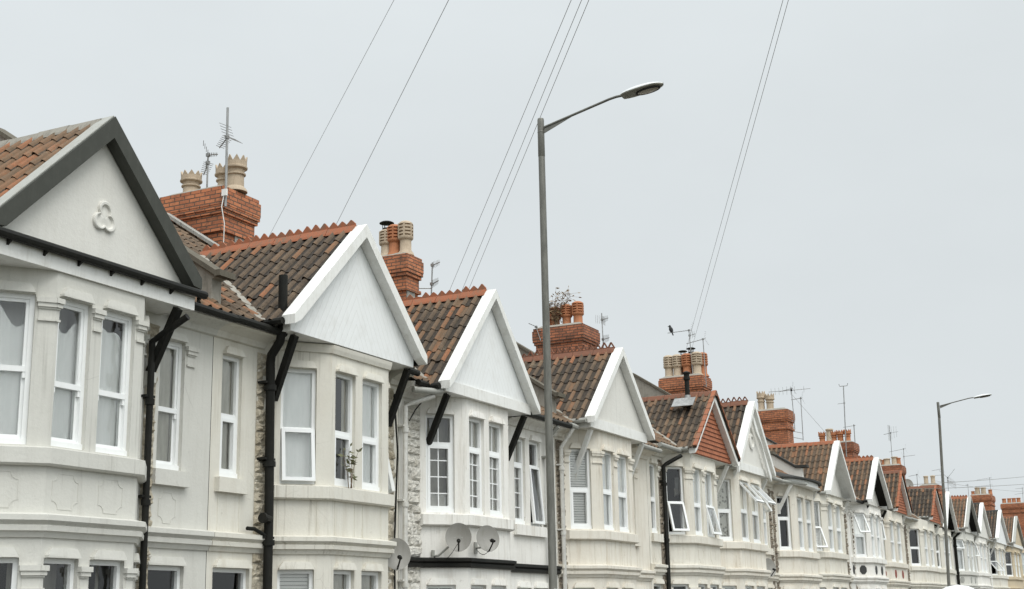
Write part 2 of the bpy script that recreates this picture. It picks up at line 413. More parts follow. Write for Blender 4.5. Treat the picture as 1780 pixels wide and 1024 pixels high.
def curtain(w, P, u0, u1, z0, z1, kind):
    n0 = -.150
    if kind in ('net', 'lace', 'beige', 'pair', 'drape'):
        mb = MB(); L = u1 - u0
        spans = [(u0 - .05, u1 + .05)]
        if kind == 'pair': spans = [(u0 - .05, u0 + L * .42), (u1 - L * .28, u1 + .05)]
        for a, b in spans:
            k = max(8, int((b - a) / .022)); pts = []
            ph = random.random() * 6
            for i in range(k + 1):
                u = a + (b - a) * i / k; pts.append((u, n0 + .006 * math.sin(u * 58 + ph) + .006 * math.sin(u * 23 + ph * 2)))
            nz = 6
            for (ua, na), (ub, nb) in zip(pts, pts[1:]):
                for j in range(nz):
                    def top(u):
                        if kind != 'drape': return z1 + .1
                        f = (u - u0) / L; return z1 - .13 - .17 * abs(math.sin(f * 2.3 + ph)) ** 1.6 - .06 * math.sin(f * 9 + ph * 3)
                    za0 = z0 - .05 + (top(ua) - z0 + .05) * j / nz; za1 = z0 - .05 + (top(ua) - z0 + .05) * (j + 1) / nz
                    zb0 = z0 - .05 + (top(ub) - z0 + .05) * j / nz; zb1 = z0 - .05 + (top(ub) - z0 + .05) * (j + 1) / nz
                    mb.face([P.P(ua, za0, na), P.P(ub, zb0, nb), P.P(ub, zb1, nb), P.P(ua, za1, na)])
        if kind == 'drape':
            mb.face([P.P(u0 - .1, z0 - .1, -.42), P.P(u1 + .1, z0 - .1, -.42), P.P(u1 + .1, z1 + .12, -.42), P.P(u0 - .1, z1 + .12, -.42)])  # pale sheet added behind the drape in place of the lit room
        mb.build('curtain', {'net': M['net'], 'drape': M['net'], 'lace': M['lace'], 'beige': M['beige'], 'pair': M['beige']}[kind], w, smooth=True)
    elif kind == 'back':
        mb = MB(); mb.face([P.P(u0 - .1, z0 - .1, -.40), P.P(u1 + .1, z0 - .1, -.40), P.P(u1 + .1, z1 + .12, -.40), P.P(u0 - .1, z1 + .12, -.40)]); mb.build('curtain', M['beige'], w)  # flat beige plane added deep inside so bare panes read grey
    elif kind in ('blind', 'halfblind'):
        mb = MB(); zt = z1; zb = z0 if kind == 'blind' else z0 + (z1 - z0) * .72
        n = int((zt - zb) / .05)
        for i in range(n):
            z = zt - .05 * i
            mb.hexa([P.P(u0 + .01, z - .044, n0 + .028), P.P(u1 - .01, z - .044, n0 + .028), P.P(u1 - .01, z - .046, n0 + .026), P.P(u0 + .01, z - .046, n0 + .026),
                     P.P(u0 + .01, z, n0 + .004), P.P(u1 - .01, z, n0 + .004), P.P(u1 - .01, z - .002, n0), P.P(u0 + .01, z - .002, n0)])
        mb.build('blind', M['blind'], w)

def window(house, P, h, kind='sash', mid=.5, cover='net', open_=None, frame='upvc', sub=None):
    u0, u1, z0, z1 = h; fm = M[frame]; f = .05
    mb = MB(); n0, n1 = -.14, -.055
    P.box(mb, u0, u1, z0, z0 + f + .015, n0, n1 + .02); P.box(mb, u0, u1, z1 - f, z1, n0, n1)
    P.box(mb, u0, u0 + f, z0 + f + .015, z1 - f, n0, n1); P.box(mb, u1 - f, u1, z0 + f + .015, z1 - f, n0, n1)
    zm = z0 + (z1 - z0) * mid; a, b = u0 + f, u1 - f
    if mid > 0: P.box(mb, a, b, zm - .03, zm + .03, n0, n1 - .004)
    if kind == 'sash' and mid > 0:
        s = .035
        for (c, d, na, nb) in ((zm + .03, z1 - f, -.115, -.072), (z0 + f + .015, zm - .03, -.135, -.098)):
            P.box(mb, a, a + s, c, d, na, nb); P.box(mb, b - s, b, c, d, na, nb)
            if c < zm: P.box(mb, a + s, b - s, c, c + s * 1.3, na, nb)
            else: P.box(mb, a + s, b - s, d - s, d, na, nb)
        P.box(mb, a, a + .03, zm - .095, zm - .03, -.115, -.066); P.box(mb, b - .03, b, zm - .095, zm - .03, -.115, -.066)
    if kind == 'case' and mid > 0:
        s = .045
        for (c, d, tg) in ((zm + .03, z1 - f, 't'), (z0 + f + .015, zm - .03, 'b')):
            if (open_ and open_[0] == tg) or tg == 't': continue
            P.box(mb, a, a + s, c, d, -.12, -.045); P.box(mb, b - s, b, c, d, -.12, -.045); P.box(mb, a + s, b - s, c, c + s, -.12, -.045); P.box(mb, a + s, b - s, d - s, d, -.12, -.045)
    if sub == 'grid':
        um = (a + b) / 2; cols = [um] if u1 - u0 > .5 else []
        for u in cols:
            P.box(mb, u - .009, u + .009, z0 + f + .015, zm - .03, -.112, -.088); P.box(mb, u - .009, u + .009, zm + .03, z1 - f, -.112, -.088)
        for k in range(1, 4):
            z = z0 + f + (zm - z0 - f) * k / 4; P.box(mb, a, b, z - .009, z + .009, -.111, -.089)
    w = mb.build('window', fm, house)
    g = MB()
    spans = [(z0 + f, zm - .02, 'b'), (zm + .02, z1 - f, 't')] if mid > 0 else [(z0 + f, z1 - f, 'b')]
    for c, d, tg in spans:
        if open_ and open_[0] == tg: continue
        g.face([P.P(a, c, -.1), P.P(b, c, -.1), P.P(b, d, -.1), P.P(a, d, -.1)])
    gm = M['glass'] if cover == 'dark' else M['glass2']
    if g.f: g.build('pane', gm, w)
    if open_:
        tg, deg = open_; c, d = (z0 + .03, zm) if tg == 'b' else (zm, z1 - .03)
        mb = MB(); obox_casement(mb, P, u0 + .02, u1 - .02, d, c, -.06, R(deg)); mb.build('casement', [fm, gm], w)
    curtain(w, P, u0, u1, z0, z1, cover)
    return w

def hood(house, P, h, mat, big=False):
    mb = MB(); u0, u1, z0, z1 = h; e = .02
    f = lambda u, z, n: P.P(u, z, n)
    prof = [(u0 + .01, z1 + .004), (u1 - .01, z1 + .004), (u1 - .01, z1 + .030), (u1 - .065, z1 + .105), (u0 + .065, z1 + .105), (u0 + .01, z1 + .030)]
    A = [f(u, z, -.01) for u, z in prof]; B = [f(u, z, .058 if z < z1 + .06 else .045) for u, z in prof]
    mb.face(B)
    for i in range(6):
        j = (i + 1) % 6; mb.face([A[i], A[j], B[j], B[i]])
    return mb.build('window_hood', mat, house)
def capital(mb, P, u0, u1, z):
    P.box(mb, u0 - .035, u1 + .035, z, z + .055, -.01, .055); P.box(mb, u0 - .02, u1 + .02, z - .045, z, -.01, .04)
    P.box(mb, u0 - .008, u1 + .008, z - .065, z - .045, -.01, .022); P.box(mb, u0 - .012, u1 + .012, z - .195, z - .17, -.01, .024); P.box(mb, u0 - .003, u1 + .003, z - .17, z - .065, -.01, .007)
def notched(mb, P, u0, u1, z0, z1, r=.085, w=.012, pr=.005):
    pts = []
    for cx, cz, a0 in ((u1, z0, 180), (u1, z1, 270), (u0, z1, 0), (u0, z0, 90)):
        for k in range(6):
            a = R(a0 - k * 18); pts.append((cx + r * math.cos(a), cz + r * math.sin(a)))
    n = len(pts); cu, cz = (u0 + u1) / 2, (z0 + z1) / 2
    inn = [(cu + (u - cu) * (1 - 2 * w / (u1 - u0)), cz + (z - cz) * (1 - 2 * w / (z1 - z0))) for u, z in pts]
    for i in range(n):
        j = (i + 1) % n
        a, b, c, d = pts[i], pts[j], inn[j], inn[i]
        mb.face([P.P(*a, pr), P.P(*b, pr), P.P(*c, pr), P.P(*d, pr)])
        mb.face([P.P(*a, -.002), P.P(*b, -.002), P.P(*b, pr), P.P(*a, pr)]); mb.face([P.P(*d, pr), P.P(*c, pr), P.P(*c, -.002), P.P(*d, -.002)])
def octo(mb, P, u, z, r, pr=.02, ru=None):
    ru = ru or r
    pts = [(u + ru * math.cos(R(22.5 + 45 * k)), z + r * math.sin(R(22.5 + 45 * k))) for k in range(8)]
    mb.face([P.P(*p, pr) for p in pts])
    for i in range(8):
        j = (i + 1) % 8; mb.face([P.P(*pts[i], -.002), P.P(*pts[j], -.002), P.P(*pts[j], pr), P.P(*pts[i], pr)])
def rubble(house, x0, x1, z0, z1, mat):
    mb = MB(); z = z0
    while z < z1 - .05:
        hh = min(random.uniform(.10, .22), z1 - z); x = x0; W = x1 - x0
        cuts = [x0, x1] if (W < .3 or random.random() < .3) else [x0, x0 + W * random.uniform(.35, .65), x1]
        for a, b in zip(cuts, cuts[1:]):
            nx = 7; nz = 6; tint = random.random(); pr = random.uniform(.015, .04); sd = random.random() * 99
            g = [[None] * (nz + 1) for _ in range(nx + 1)]
            for i in range(nx + 1):
                for j in range(nz + 1):
                    e = min(i, nx - i, 1) * min(j, nz - j, 1)
                    X = a + .002 + (b - a - .004) * i / nx; Z = z + .002 + (hh - .004) * j / nz
                    d = (pr + .05 * noise.noise((X * 9, Z * 9, sd)) + .03 * noise.noise((X * 24, Z * 24, sd))) if e else .003 + .008 * noise.noise((X * 20, Z * 20, 3))
                    g[i][j] = (X + .012 * noise.noise((X * 9, Z * 9, sd + 5)) * e, -max(d, -.004), Z)
            for i in range(nx):
                for j in range(nz): mb.face([g[i][j], g[i + 1][j], g[i + 1][j + 1], g[i][j + 1]], 0, tint)
        z += hh
    return mb.build('rubble_strip', mat, house)

# ------------------------------------------------------------------ chimney stacks
def pot(parent, x, y, z, kind='crown', h=.6, mat='potc', k=1.0):
    mb = MB(); r = .115 * k
    if kind == 'crown':
        pr = [(r * 1.45, 0), (r * 1.4, .04), (r * 1.02, .10), (r * .98, h * .46), (r * 1.2, h * .48), (r * 1.2, h * .52), (r * 1.0, h * .54), (r * 1.05, h * .62), (r * 1.38, h * .66), (r * 1.40, h * .70), (r * 1.28, h * .72), (r * 1.30, h * .84), (r * 1.1, h * .84), (r * .9, h * .5)]
        mb.lathe((x, y, z), pr, 18)
        n = 9
        for i in range(n):
            a0, a1 = 2 * math.pi * i / n, 2 * math.pi * (i + 1) / n; am = (a0 + a1) / 2
            f = lambda a, rr, zz: (x + rr * math.cos(a), y + rr * math.sin(a), z + zz)
            ro, ri = r * 1.30, r * 1.12
            o = [f(a0, ro, h * .83), f(a1, ro, h * .83), f(am, ro * 1.04, h)]; q = [f(a0, ri, h * .83), f(a1, ri, h * .83), f(am, ri, h)]
            mb.face(o); mb.face(list(reversed(q)))
            for s in range(3): mb.face([o[s], q[s], q[(s + 1) % 3], o[(s + 1) % 3]])
    elif kind == 'louvre':
        pr = [(r * 1.5, 0), (r * 1.4, .05), (r * 1.0, .12), (r * .98, h * .44), (r * 1.25, h * .47)]
        zz = h * .50
        for i in range(4):
            pr += [(r * 1.32, zz), (r * 1.32, zz + h * .055), (r * .95, zz + h * .06), (r * .95, zz + h * .095)]; zz += h * .10
        pr += [(r * 1.3, zz), (r * 1.22, h * .94), (r * .85, h * .985), (r * .6, h)]
        mb.lathe((x, y, z), pr, 18)
        for i in range(6):
            a = 2 * math.pi * (i + .3) / 6; c = (x + r * 1.2 * math.cos(a), y + r * 1.2 * math.sin(a), z + h * .5)
            mb.bar(c, (c[0], c[1], z + h * .92), .035, .035)
    else:
        mb.lathe((x, y, z), [(r * 1.2, 0), (r * 1.15, .05), (r, .08), (r * .92, h * .86), (r * 1.12, h * .88), (r * 1.12, h * .97), (r * .9, h), (r * .75, h * .8)], 16)
    return mb.build('chimney_pot', M[mat], parent, smooth=True)
def cowl(parent, x, y, z, r=.13):
    mb = MB(); mb.lathe((x, y, z), [(r * .75, 0), (r * .75, .03)], 12)
    for i in range(6):
        a = i * math.pi / 3; mb.tube([(x + r * .7 * math.cos(a), y + r * .7 * math.sin(a), z + .02), (x + r * .7 * math.cos(a), y + r * .7 * math.sin(a), z + .15)], .008, 5)
    mb.lathe((x, y, z + .14), [(r * 1.25, 0), (r * 1.25, .015), (r * .9, .04), (.02, .055)], 14)
    return mb.build('cowl', M['black'], parent)
def stack(house, x0, x1, y0, y1, zb, zt, pots, mat='brick', patch=None):
    mb = MB()
    def lay(z0, z1, e): mb.box(x0 + e, x1 - e, y0 + e, y1 - e, z0, z1)
    lay(zb, zt - .80, .095); lay(zt - .80, zt - .725, .04); lay(zt - .725, zt - .48, .075); lay(zt - .48, zt - .405, .035); lay(zt - .405, zt - .33, .008); lay(zt - .33, zt - .08, .0); lay(zt - .08, zt, .025)
    s = mb.build('chimney_stack', M[mat], house)
    mb = MB(); e = .045
    mb.hexa([(x0 + e, y0 + e, zt), (x1 - e, y0 + e, zt), (x1 - e, y1 - e, zt), (x0 + e, y1 - e, zt), (x0 + .2, y0 + .2, zt + .09), (x1 - .2, y0 + .2, zt + .09), (x1 - .2, y1 - .2, zt + .09), (x0 + .2, y1 - .2, zt + .09)])
    mb.build('flaunching', M['cement'], s)
    if patch:
        mb = MB(); mb.box(*patch); mb.build('render_patch', M['dash'], s)
    for p in pots:
        if p[2] == 'cowl': cowl(s, p[0], p[1], p[3])
        else: pot(s, p[0], p[1], zt + .03, *p[2:])
    return s
# ------------------------------------------------------------------ terraced houses
B = .5               # how far the shallow bays stand out
RIDGE_Y, SL = 4.2, .66
YF0, YB00, YB10 = -.565, -.735, -.575
def house(name, label, x0, x1, bay, c=(.65, .65), dz=0.0, gable=None, wall='cream', barge='wood', gface='gab', zb=3.75, base=.0, bracket='wood',
          pil=False, panel=None, L={}, F=({}, {}), Rr={}, flats=(), doors=(), roof=(.3, .35), rdg=('spike', 'crest'), mdg=('plain', 'crest'), rub=(), rubm='rubble',
          parapet=None, yo=0.0, rec=None, sill=True, ground=({}, {}, {}), corn='wall', bw=.18, corbel=True, bsides=(-1, 1), bro=0.0, hangs=False, brk=True, fr=(.07, .41, .53, .88), sep=True):
    cx = (x0 + x1) / 2; YF, YB0, YB1 = YF0 + yo, YB00 + yo, YB10 + yo
    H = thing('terraced_house', label, 'house', (cx, 0, GZ), 'terraced houses along the street')
    wm = M[wall]; bl, br = bay; c1, c2 = c
    w0, w1 = 1.86 + dz, 3.46 + dz; g0, g1 = -.8 + dz, .71 + dz
    pans = [Pan((bl - c1, 0), (bl, -B)), Pan((bl, -B), (br, -B)), Pan((br, -B), (br + c2, 0))]
    pl, pf, pr = pans
    Wf = pf.L
    hl = (.10 * pl.L / .82, pl.L - .21); hr = (.21, pr.L - .10); f1 = (fr[0] * Wf, fr[1] * Wf); f2 = (fr[2] * Wf, fr[3] * Wf)
    rz = lambda y: 3.95 + dz + SL * (y + .2)
    # ---- walls
    mb = MB()
    fl = Pan((x0 + .005, 0), (bl - c1, 0)); frt = Pan((br + c2, 0), (x1 - .005, 0))
    hol = {0: [], 1: []}; flatw = []
    for k, (a, b, kw) in enumerate(flats):
        P, q = (fl, 0) if b < bl else (frt, 1); o = P.p0.x
        h = (a - o, b - o, w0, w1 + kw.get('top', 0)); hol[q].append(h); flatw.append((P, h, {k2: v for k2, v in kw.items() if k2 != 'top'}))
    doorw = []
    for a, b, kw in doors:
        P, q = (fl, 0) if b < bl else (frt, 1); o = P.p0.x
        h = (a - o, b - o, GZ + .15, g1); hol[q].append(h); doorw.append((P, h, kw))
    wall_panel(mb, fl, 0, fl.L, GZ, 4.05 + dz, hol[0]); wall_panel(mb, frt, 0, frt.L, GZ, 4.05 + dz, hol[1])
    mb.face([(bl - c1, 0, zb), (br + c2, 0, zb), (br + c2, 0, 4.05 + dz), (bl - c1, 0, 4.05 + dz)])
    for x in (x0 + .03, x1 - .03):
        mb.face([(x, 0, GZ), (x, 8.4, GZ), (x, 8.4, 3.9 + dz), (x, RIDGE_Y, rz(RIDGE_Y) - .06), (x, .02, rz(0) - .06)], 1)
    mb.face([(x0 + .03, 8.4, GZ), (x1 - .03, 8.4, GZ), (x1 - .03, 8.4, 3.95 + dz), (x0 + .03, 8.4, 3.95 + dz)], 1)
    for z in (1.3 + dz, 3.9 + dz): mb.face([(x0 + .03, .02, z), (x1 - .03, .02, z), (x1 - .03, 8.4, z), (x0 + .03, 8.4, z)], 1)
    mb.build('wall', [wm, M['dark']], H)  # room faces coloured near black to stand in for indoor shade
    mb = MB()
    for P, hs in ((pl, [hl]), (pf, [f1, f2]), (pr, [hr])):
        wall_panel(mb, P, 0, P.L, GZ, zb, [(*h, w0, w1) for h in hs] + [(*h, g0, g1) for h in hs])
    mb.face([(bl - c1, 0, 1.3 + dz), (bl, -B, 1.3 + dz), (br, -B, 1.3 + dz), (br + c2, 0, 1.3 + dz)])
    mb.build('bay', wm, H)
    # ---- string course, sill
    path = [(x0 + .006, 0), (bl - c1, 0), (bl, -B), (br, -B), (br + c2, 0), (x1 - .006, 0)]
    mb = MB(); zc = dz
    path_mould(mb, path, [(-.02, .915 + zc), (.025, .915 + zc), (.05, .97 + zc), (.085, .98 + zc), (.09, 1.03 + zc), (.065, 1.045 + zc), (.12, 1.085 + zc), (.12, 1.14 + zc), (-.02, 1.17 + zc)])
    if corn != 'wall':
        mb = MB(); path_mould(mb, path, [(-.02, .985 + zc), (.05, .985 + zc), (.075, 1.0 + zc), (.08, 1.05 + zc), (.06, 1.06 + zc), (.10, 1.085 + zc), (.10, 1.13 + zc), (-.02, 1.15 + zc)])
    mb.build('string_course', wm if corn == 'wall' else M[corn], H)
    mb = MB(); sp = [(-.02, 1.645 + dz), (.055, 1.645 + dz), (.085, 1.665 + dz), (.085, 1.825 + dz), (-.02, 1.85 + dz)]
    ext = .06
    path_mould(mb, [(bl - c1 - ext, -.002), (bl - c1, -.002), (bl, -B), (br, -B), (br + c2, -.002), (br + c2 + ext, -.002)], sp)
    mb.build('sill', wm, H)
    for P, h, kw in flatw:
        mb = MB(); P.box(mb, max(.02, h[0] - .09), min(P.L - .02, h[1] + .09), 1.66 + dz, 1.845 + dz, -.02, .08); mb.build('sill', wm, H)
    # ---- windows
    for P, h, kw in ((pl, hl, L), (pf, f1, F[0]), (pf, f2, F[1]), (pr, hr, Rr)): window(H, P, (*h, w0, w1), **kw); hood(H, P, (*h, w0, w1), wm)
    for P, h, kw in ((pl, hl, ground[0]), (pf, f1, ground[1]), (pf, f2, ground[2]), (pr, hr, ground[1])): window(H, P, (*h, g0, g1), **kw); hood(H, P, (*h, g0, g1), wm)
    for P, h, kw in flatw: window(H, P, h, **kw); hood(H, P, h, wm)
    for P, h, kw in doorw:
        window(H, P, (h[0], h[1], .12 + dz, h[3]), mid=0, **kw); hood(H, P, h, wm)
        mb = MB(); P.box(mb, h[0], h[1], h[2], .118 + dz, -.14, -.09)
        for u in (.12, .56):
            for z in (.05, .5): P.box(mb, h[0] + (h[1] - h[0]) * u, h[0] + (h[1] - h[0]) * (u + .32), h[2] + .1 + z * 1.6, h[2] + .1 + z * 1.6 + .62, -.09, -.075)
        mb.build('door', M['greyp'], H)
    # ---- pilaster caps
    if pil:
        for zc2 in (3.37 + dz, .58 + dz):
            for P, rs in ((pl, [(.0, hl[0] - .005), (hl[1] + .04, pl.L)]), (pf, [(0, f1[0] - .0), (f1[1] + .03, f2[0] - .03), (f2[1] + .03, Wf)]), (pr, [(0, hr[0] - .03), (hr[1] + .03, pr.L)])):
                for a, b in rs:
                    if b - a > .03: mb = MB(); capital(mb, P, a, b, zc2); mb.build('pilaster_cap', wm, H)
        for P, h, kw in flatw:
            for a, b in ((h[0] - .17, h[0] - .035), (h[1] + .035, h[1] + .17)):
                if a > .03 and b < P.L - .03: mb = MB(); capital(mb, P, a, b, 3.37 + dz); mb.build('pilaster_cap', wm, H)
    # ---- panels under the sill
    if panel:
        zz0, zz1 = 1.21 + dz, 1.59 + dz; zm = (zz0 + zz1) / 2
        spots = [(pl, (hl[0] + hl[1]) / 2, .22), (pf, sum(f1) / 2, .19), (pf, sum(f2) / 2, .19)] + [(P, (h[0] + h[1]) / 2, .16) for P, h, k in flatw]
        for P, u, r in spots:
            mb = MB()
            if panel == 'notched': notched(mb, P, u - r, u + r, zz0, zz1); mb.build('moulded_panel', wm, H)
            elif panel in ('plaq', 'red', 'greyp'): octo(mb, P, u, zm, .17, .018, min(.17, r * .95)); mb.build('plaque', M[panel], H)
            elif panel == 'lines':
                for du in (-r - .06, r + .06): mb = MB(); P.box(mb, max(.01, u + du - .006), max(.022, u + du + .006), 1.18 + dz, 1.64 + dz, -.01, .008); mb.build('panel_bead', wm, H)
    for a, b in rub: rubble(H, a, b, GZ, 3.6 + dz, M[rubm])
    # ---- main roof
    ez = rz(-.28); rt = rz(RIDGE_Y)
    if gable:
        ax, az, hw, tz = gable
        if not yo: ax, az, hw, tz = ax * 1.0068, az * 1.0068, hw * 1.0, tz * 1.0068
        m_ = (az - (tz + .10)) / hw
        gz = lambda x: az - m_ * abs(x - ax)
        cutm = lambda p: abs(p.x - ax) < hw - .1 and gz(p.x) > p.z + .16 and p.y < 2.6
    else: cutm = None
    mb = MB()
    Ld = math.hypot(RIDGE_Y + .28, rt - ez)
    tile_slope(mb, (x0 + .02, RIDGE_Y, rt), (1, 0, 0), (0, -(RIDGE_Y + .28), -(rt - ez)), x1 - x0 - .04, Ld, roof[0] + .06, roof[1] * .7, pitch=.21, course=.29, cut=cutm)
    mb.face([(x0, RIDGE_Y, rt - .01), (x1, RIDGE_Y, rt - .01), (x1, 8.6, ez), (x0, 8.6, ez)], 0, .3)
    mb.build('main_roof', M['tile'], H)
    mb = MB(); ridge(mb, (x0 + .05, RIDGE_Y, rt + .05), (x1 - .05, RIDGE_Y, rt + .05), *mdg[:1]); mb.build('ridge_tiles', M[mdg[1]], H)
    # ---- gable
    if gable:
        xl, xr = ax - hw, ax + hw
        mb = MB(); La = (az - 3.95 - dz) / SL + .2 + .40
        for s in (-1, 1):
            dn = (s * hw, 0, -(az - tz - .10)); tile_slope(mb, (ax, YF + ((.04 if barge != 'char' else .0) if not hangs else -.22), az - .02), (0, 1, 0), dn, La, math.hypot(dn[0], dn[2]) + .03, roof[0], roof[1], cut=lambda p: p.y > .3 and rz(p.y) > p.z + .20)
        mb.build('gable_roof', M['tile'], H)
        mb = MB(); ridge(mb, (ax, YF + (.02 if not hangs else -.24), az + .028), (ax, YF + La - .35, az + .028), rdg[0]); mb.build('ridge_tiles', M[rdg[1]], H)
        wv = bw
        for s in (-1, 1):
            mb = MB(); e = .15; lift = .03 if not hangs else -.035
            poly = [(ax, az + lift), (ax + s * hw, tz + .10 + lift), (ax + s * (hw + .0), tz - .03 + lift), (ax + s * (hw - e), tz + .10 + lift - wv + m_ * e), (ax, az + lift - wv)]
            mb.prism([(x, YB0, z) for x, z in poly], (0, YB1 - YB0, 0)); b_ = mb.build('bargeboard', M[barge], H)
            if not hangs:
                mb = MB(); mb.prism([(x, YB1 + .004, z) for x, z in [(ax, az + lift - .004), (ax + s * hw, tz + .096 + lift), (ax + s * (hw - .01), tz + .04 + lift), (ax, az + lift - .07)]], (0, .05, 0)); mb.build('verge_cap', M['wood' if barge != 'char' else 'greyp'], H)
                if barge == 'char':
                    mb = MB(); mb.prism([(x, YB0 + .03, z) for x, z in [(ax, az + lift + .002), (ax + s * hw, tz + .102 + lift), (ax + s * hw, tz + .118 + lift), (ax, az + lift + .018)]], (0, .19, 0)); mb.build('verge_cap', M['vcap'], H)
            if hangs:
                mb = MB(); n = 9
                for k in range(n):
                    f0, f1_ = k / n, (k + 1) / n + .03
                    mb.bar((ax + s * hw * f0, YB0 - .01, az - m_ * hw * f0 + .035), (ax + s * hw * f1_, YB0 - .01, az - m_ * hw * f1_ + .05), .10, .045, (0, 0, 1))
                mb.build('verge_tiles', M['crest'], H)
        ins = .14; zfr = az - .12 - m_ * (hw - ins)
        mb = MB()
        for s in (-1, 1):
            yf = YF + (rec[0] if rec else 0)
            p = [(ax, yf, zb + .002), (ax + s * (hw - ins), yf, zb + .002), (ax + s * (hw - ins), yf, max(zfr, zb + .01)), (ax, yf, az - .12)]
            if s < 0: p = [p[0], p[3], p[2], p[1]]
            mb.face(p, 0, 0, [(abs(q[0] - ax), q[2]) for q in p])
        if gface == 'hang':
            for k in range(22):
                z0 = zb + .02 + k * .11; z1 = z0 + .125; hx = lambda z: max(0, (az - .16 - z) / m_)
                if z1 > az - .2: break
                a, b = min(hw - ins, hx(z0)), min(hw - ins, hx(z1)); o = .5 * .165 * (k % 2)
                y0, y1 = YF - .032, YF - .008
                pts = [(ax - a, y0, z0), (ax + a, y0, z0), (ax + b, y1, z1), (ax - b, y1, z1)]
                mb.face(pts, 0, 0, [(q[0] + 0 * o, q[2] - (zb + .02)) for q in pts])
                mb.face([(ax - a, YF, z0), (ax + a, YF, z0), (ax + a, y0, z0), (ax - a, y0, z0)])
        mb.build('gable_face', M['hang'] if gface == 'hang' else M['board'] if gface == 'board' else M[gface], H)
        if rec:
            for s in (-1, 1):
                mb = MB(); mb.prism([(x, YB1 + .002, z) for x, z in [(ax, az - .10), (ax + s * (hw - .06), az - .10 - m_ * (hw - .06)), (ax + s * (hw - .06), az - .125 - m_ * (hw - .06)), (ax, az - .125)]], (0, rec[0] + .06, 0)); mb.build('gable_lining', M[rec[1]], H)
            mb = MB(); mb.face([(xl + ins, YF, zb + .004), (xr - ins, YF, zb + .004), (xr - ins, YF + rec[0], zb + .004), (xl + ins, YF + rec[0], zb + .004)]); mb.build('gable_ledge', M['lead'], H)
        mb = MB(); yo_ = YF if base >= 0 else -.51
        mb.face([(xl + ins, yo_, zb), (xl + ins, .0, zb), (xr - ins, .0, zb), (xr - ins, yo_, zb)])
        for x in (xl + ins, xr - ins): mb.face([(x, YF, zb), (x, 0, zb), (x, .35, tz + .12), (x, YF, tz + .12)])
        mb.build('soffit', M['wood'], H)
        if base > 0:
            mb = MB(); mb.box(xl + ins - .02, xr - ins + .02, YF - .03, YF - .004, zb - .004, zb + base); mb.build('fascia', M['wood'], H)
        if base < 0:   # a fascia and gutter running across the front of the gable
            mb = MB(); mb.box(xl + .05, xr - .14, -.535, -.51, zb - .01, zb + .16); mb.box(xr - .17, xr - .14, -.51, -.02, zb - .01, zb + .16); mb.build('fascia', M['wood'], H)
            mb = MB(); mb.tube([(xl - .1, -.595, zb + .195), (xr - .02, -.595, zb + .195)], .05, 10)
            for k in range(7):
                x = xl + .15 + k * .5
                mb.prism([(x, -.54, zb + .10), (x, -.645, zb + .185), (x, -.54, zb + .185)], (.03, 0, 0))
            mb.face([(xl, -.55, zb + .17), (xr - .05, -.55, zb + .17), (xr - .05, YF, zb + .24), (xl, YF, zb + .24)])
            mb.build('gutter', M['black'], H)
        else:
            for s in (-1, 1):
                mb = MB(); x = ax + s * (hw + .03); mb.tube([(x, -.56, tz + .05), (x, .12, tz + .04)], .05, 8); mb.build('gutter', M['black'] if bracket == 'black' else M['greyp'], H)
        if brk:
            for s, xt, xb in ((-1, xl + .33, xl + .50), (1, xr - .2 - bro * .7, xr - .04 - bro)):
                if s not in bsides: continue
                mb = MB(); mb.bar((xt, -.5, zb - .03), (xb, -.045, 2.98 + dz), .09, .085, (1, 0, 0))
                if bracket != 'black': mb.bar((xb, -.07, 2.93 + dz), (xb, -.07, 3.25 + dz), .09, .10, (0, 1, 0))
                bk = mb.build('bracket', M[bracket], H)
                if corbel:
                    mb = MB(); mb.prism([(xb - .06, 0, 3.0 + dz), (xb - .06, -.11, 2.98 + dz), (xb - .06, -.09, 2.86 + dz), (xb - .06, 0, 2.80 + dz)], (.12, 0, 0)); mb.build('corbel', wm, bk)
    if gable:
        for s in (-1, 1):
            if (s < 0 and xl - x0 < .2) or (s > 0 and x1 - xr < .2): continue
            mb = MB(); yt = 2.2; pts = []
            for k in range(9):
                y = -.25 + (yt + .25) * k / 8; z = rz(y); pts.append((ax + s * (az - z) / m_, y, z + .045 + random.uniform(-.008, .008)))
            for a, b in zip(pts, pts[1:]): mb.bar(a, b, .10, .05)
            mb.build('valley', M['cement'], H)
    # ---- eaves of the flat parts
    segs = []
    if gable:
        if xl - x0 > .25: segs.append((x0 + .001, xl + (.30 if bracket == 'black' else -.02)))
        if x1 - xr > .25: segs.append((xr + .02, x1 - .001))
    for a, b in segs:
        mb = MB(); z = ez - .05; mb.tube([(a, -.36, z), (b, -.36, z - .01)], .052, 9); mb.build('gutter', M['black'] if bracket == 'black' else M['greyp'], H)
        mb = MB(); path_mould(mb, [(a, 0), (b, 0)], [(-.01, z - .20), (.05, z - .19), (.08, z - .12), (.20, z - .06), (.29, z - .05), (.29, z + .03), (-.01, z + .05)]); mb.build('eaves_cornice', wm, H)
    # ---- party wall upstand at x1
    if parapet:
        ph, ye, mat, cop = parapet; zt = lambda y: rz(y) + ph
        mb = MB(); p = [(-.02, rz(0) - .25), (RIDGE_Y, rz(RIDGE_Y) - .1), (RIDGE_Y, zt(RIDGE_Y)), (ye, zt(ye)), (-.02, zt(ye) - .02)]
        mb.prism([(x1 - .10, y, z) for y, z in p], (.20, 0, 0)); pw = mb.build('party_wall', M[mat], H)
        mb = MB(); t = .07
        mb.prism([(x1 - .16, y, z) for y, z in [(ye - .02, zt(ye) + .003), (RIDGE_Y, zt(RIDGE_Y) + .003), (RIDGE_Y, zt(RIDGE_Y) + t), (ye - .03, zt(ye) + t)]], (.32, 0, 0))
        mb.box(x1 - .165, x1 + .165, -.20, ye - .005, zt(ye) - .005, zt(ye) + t + .006)
        mb.build('coping', M[cop], pw)
    return H
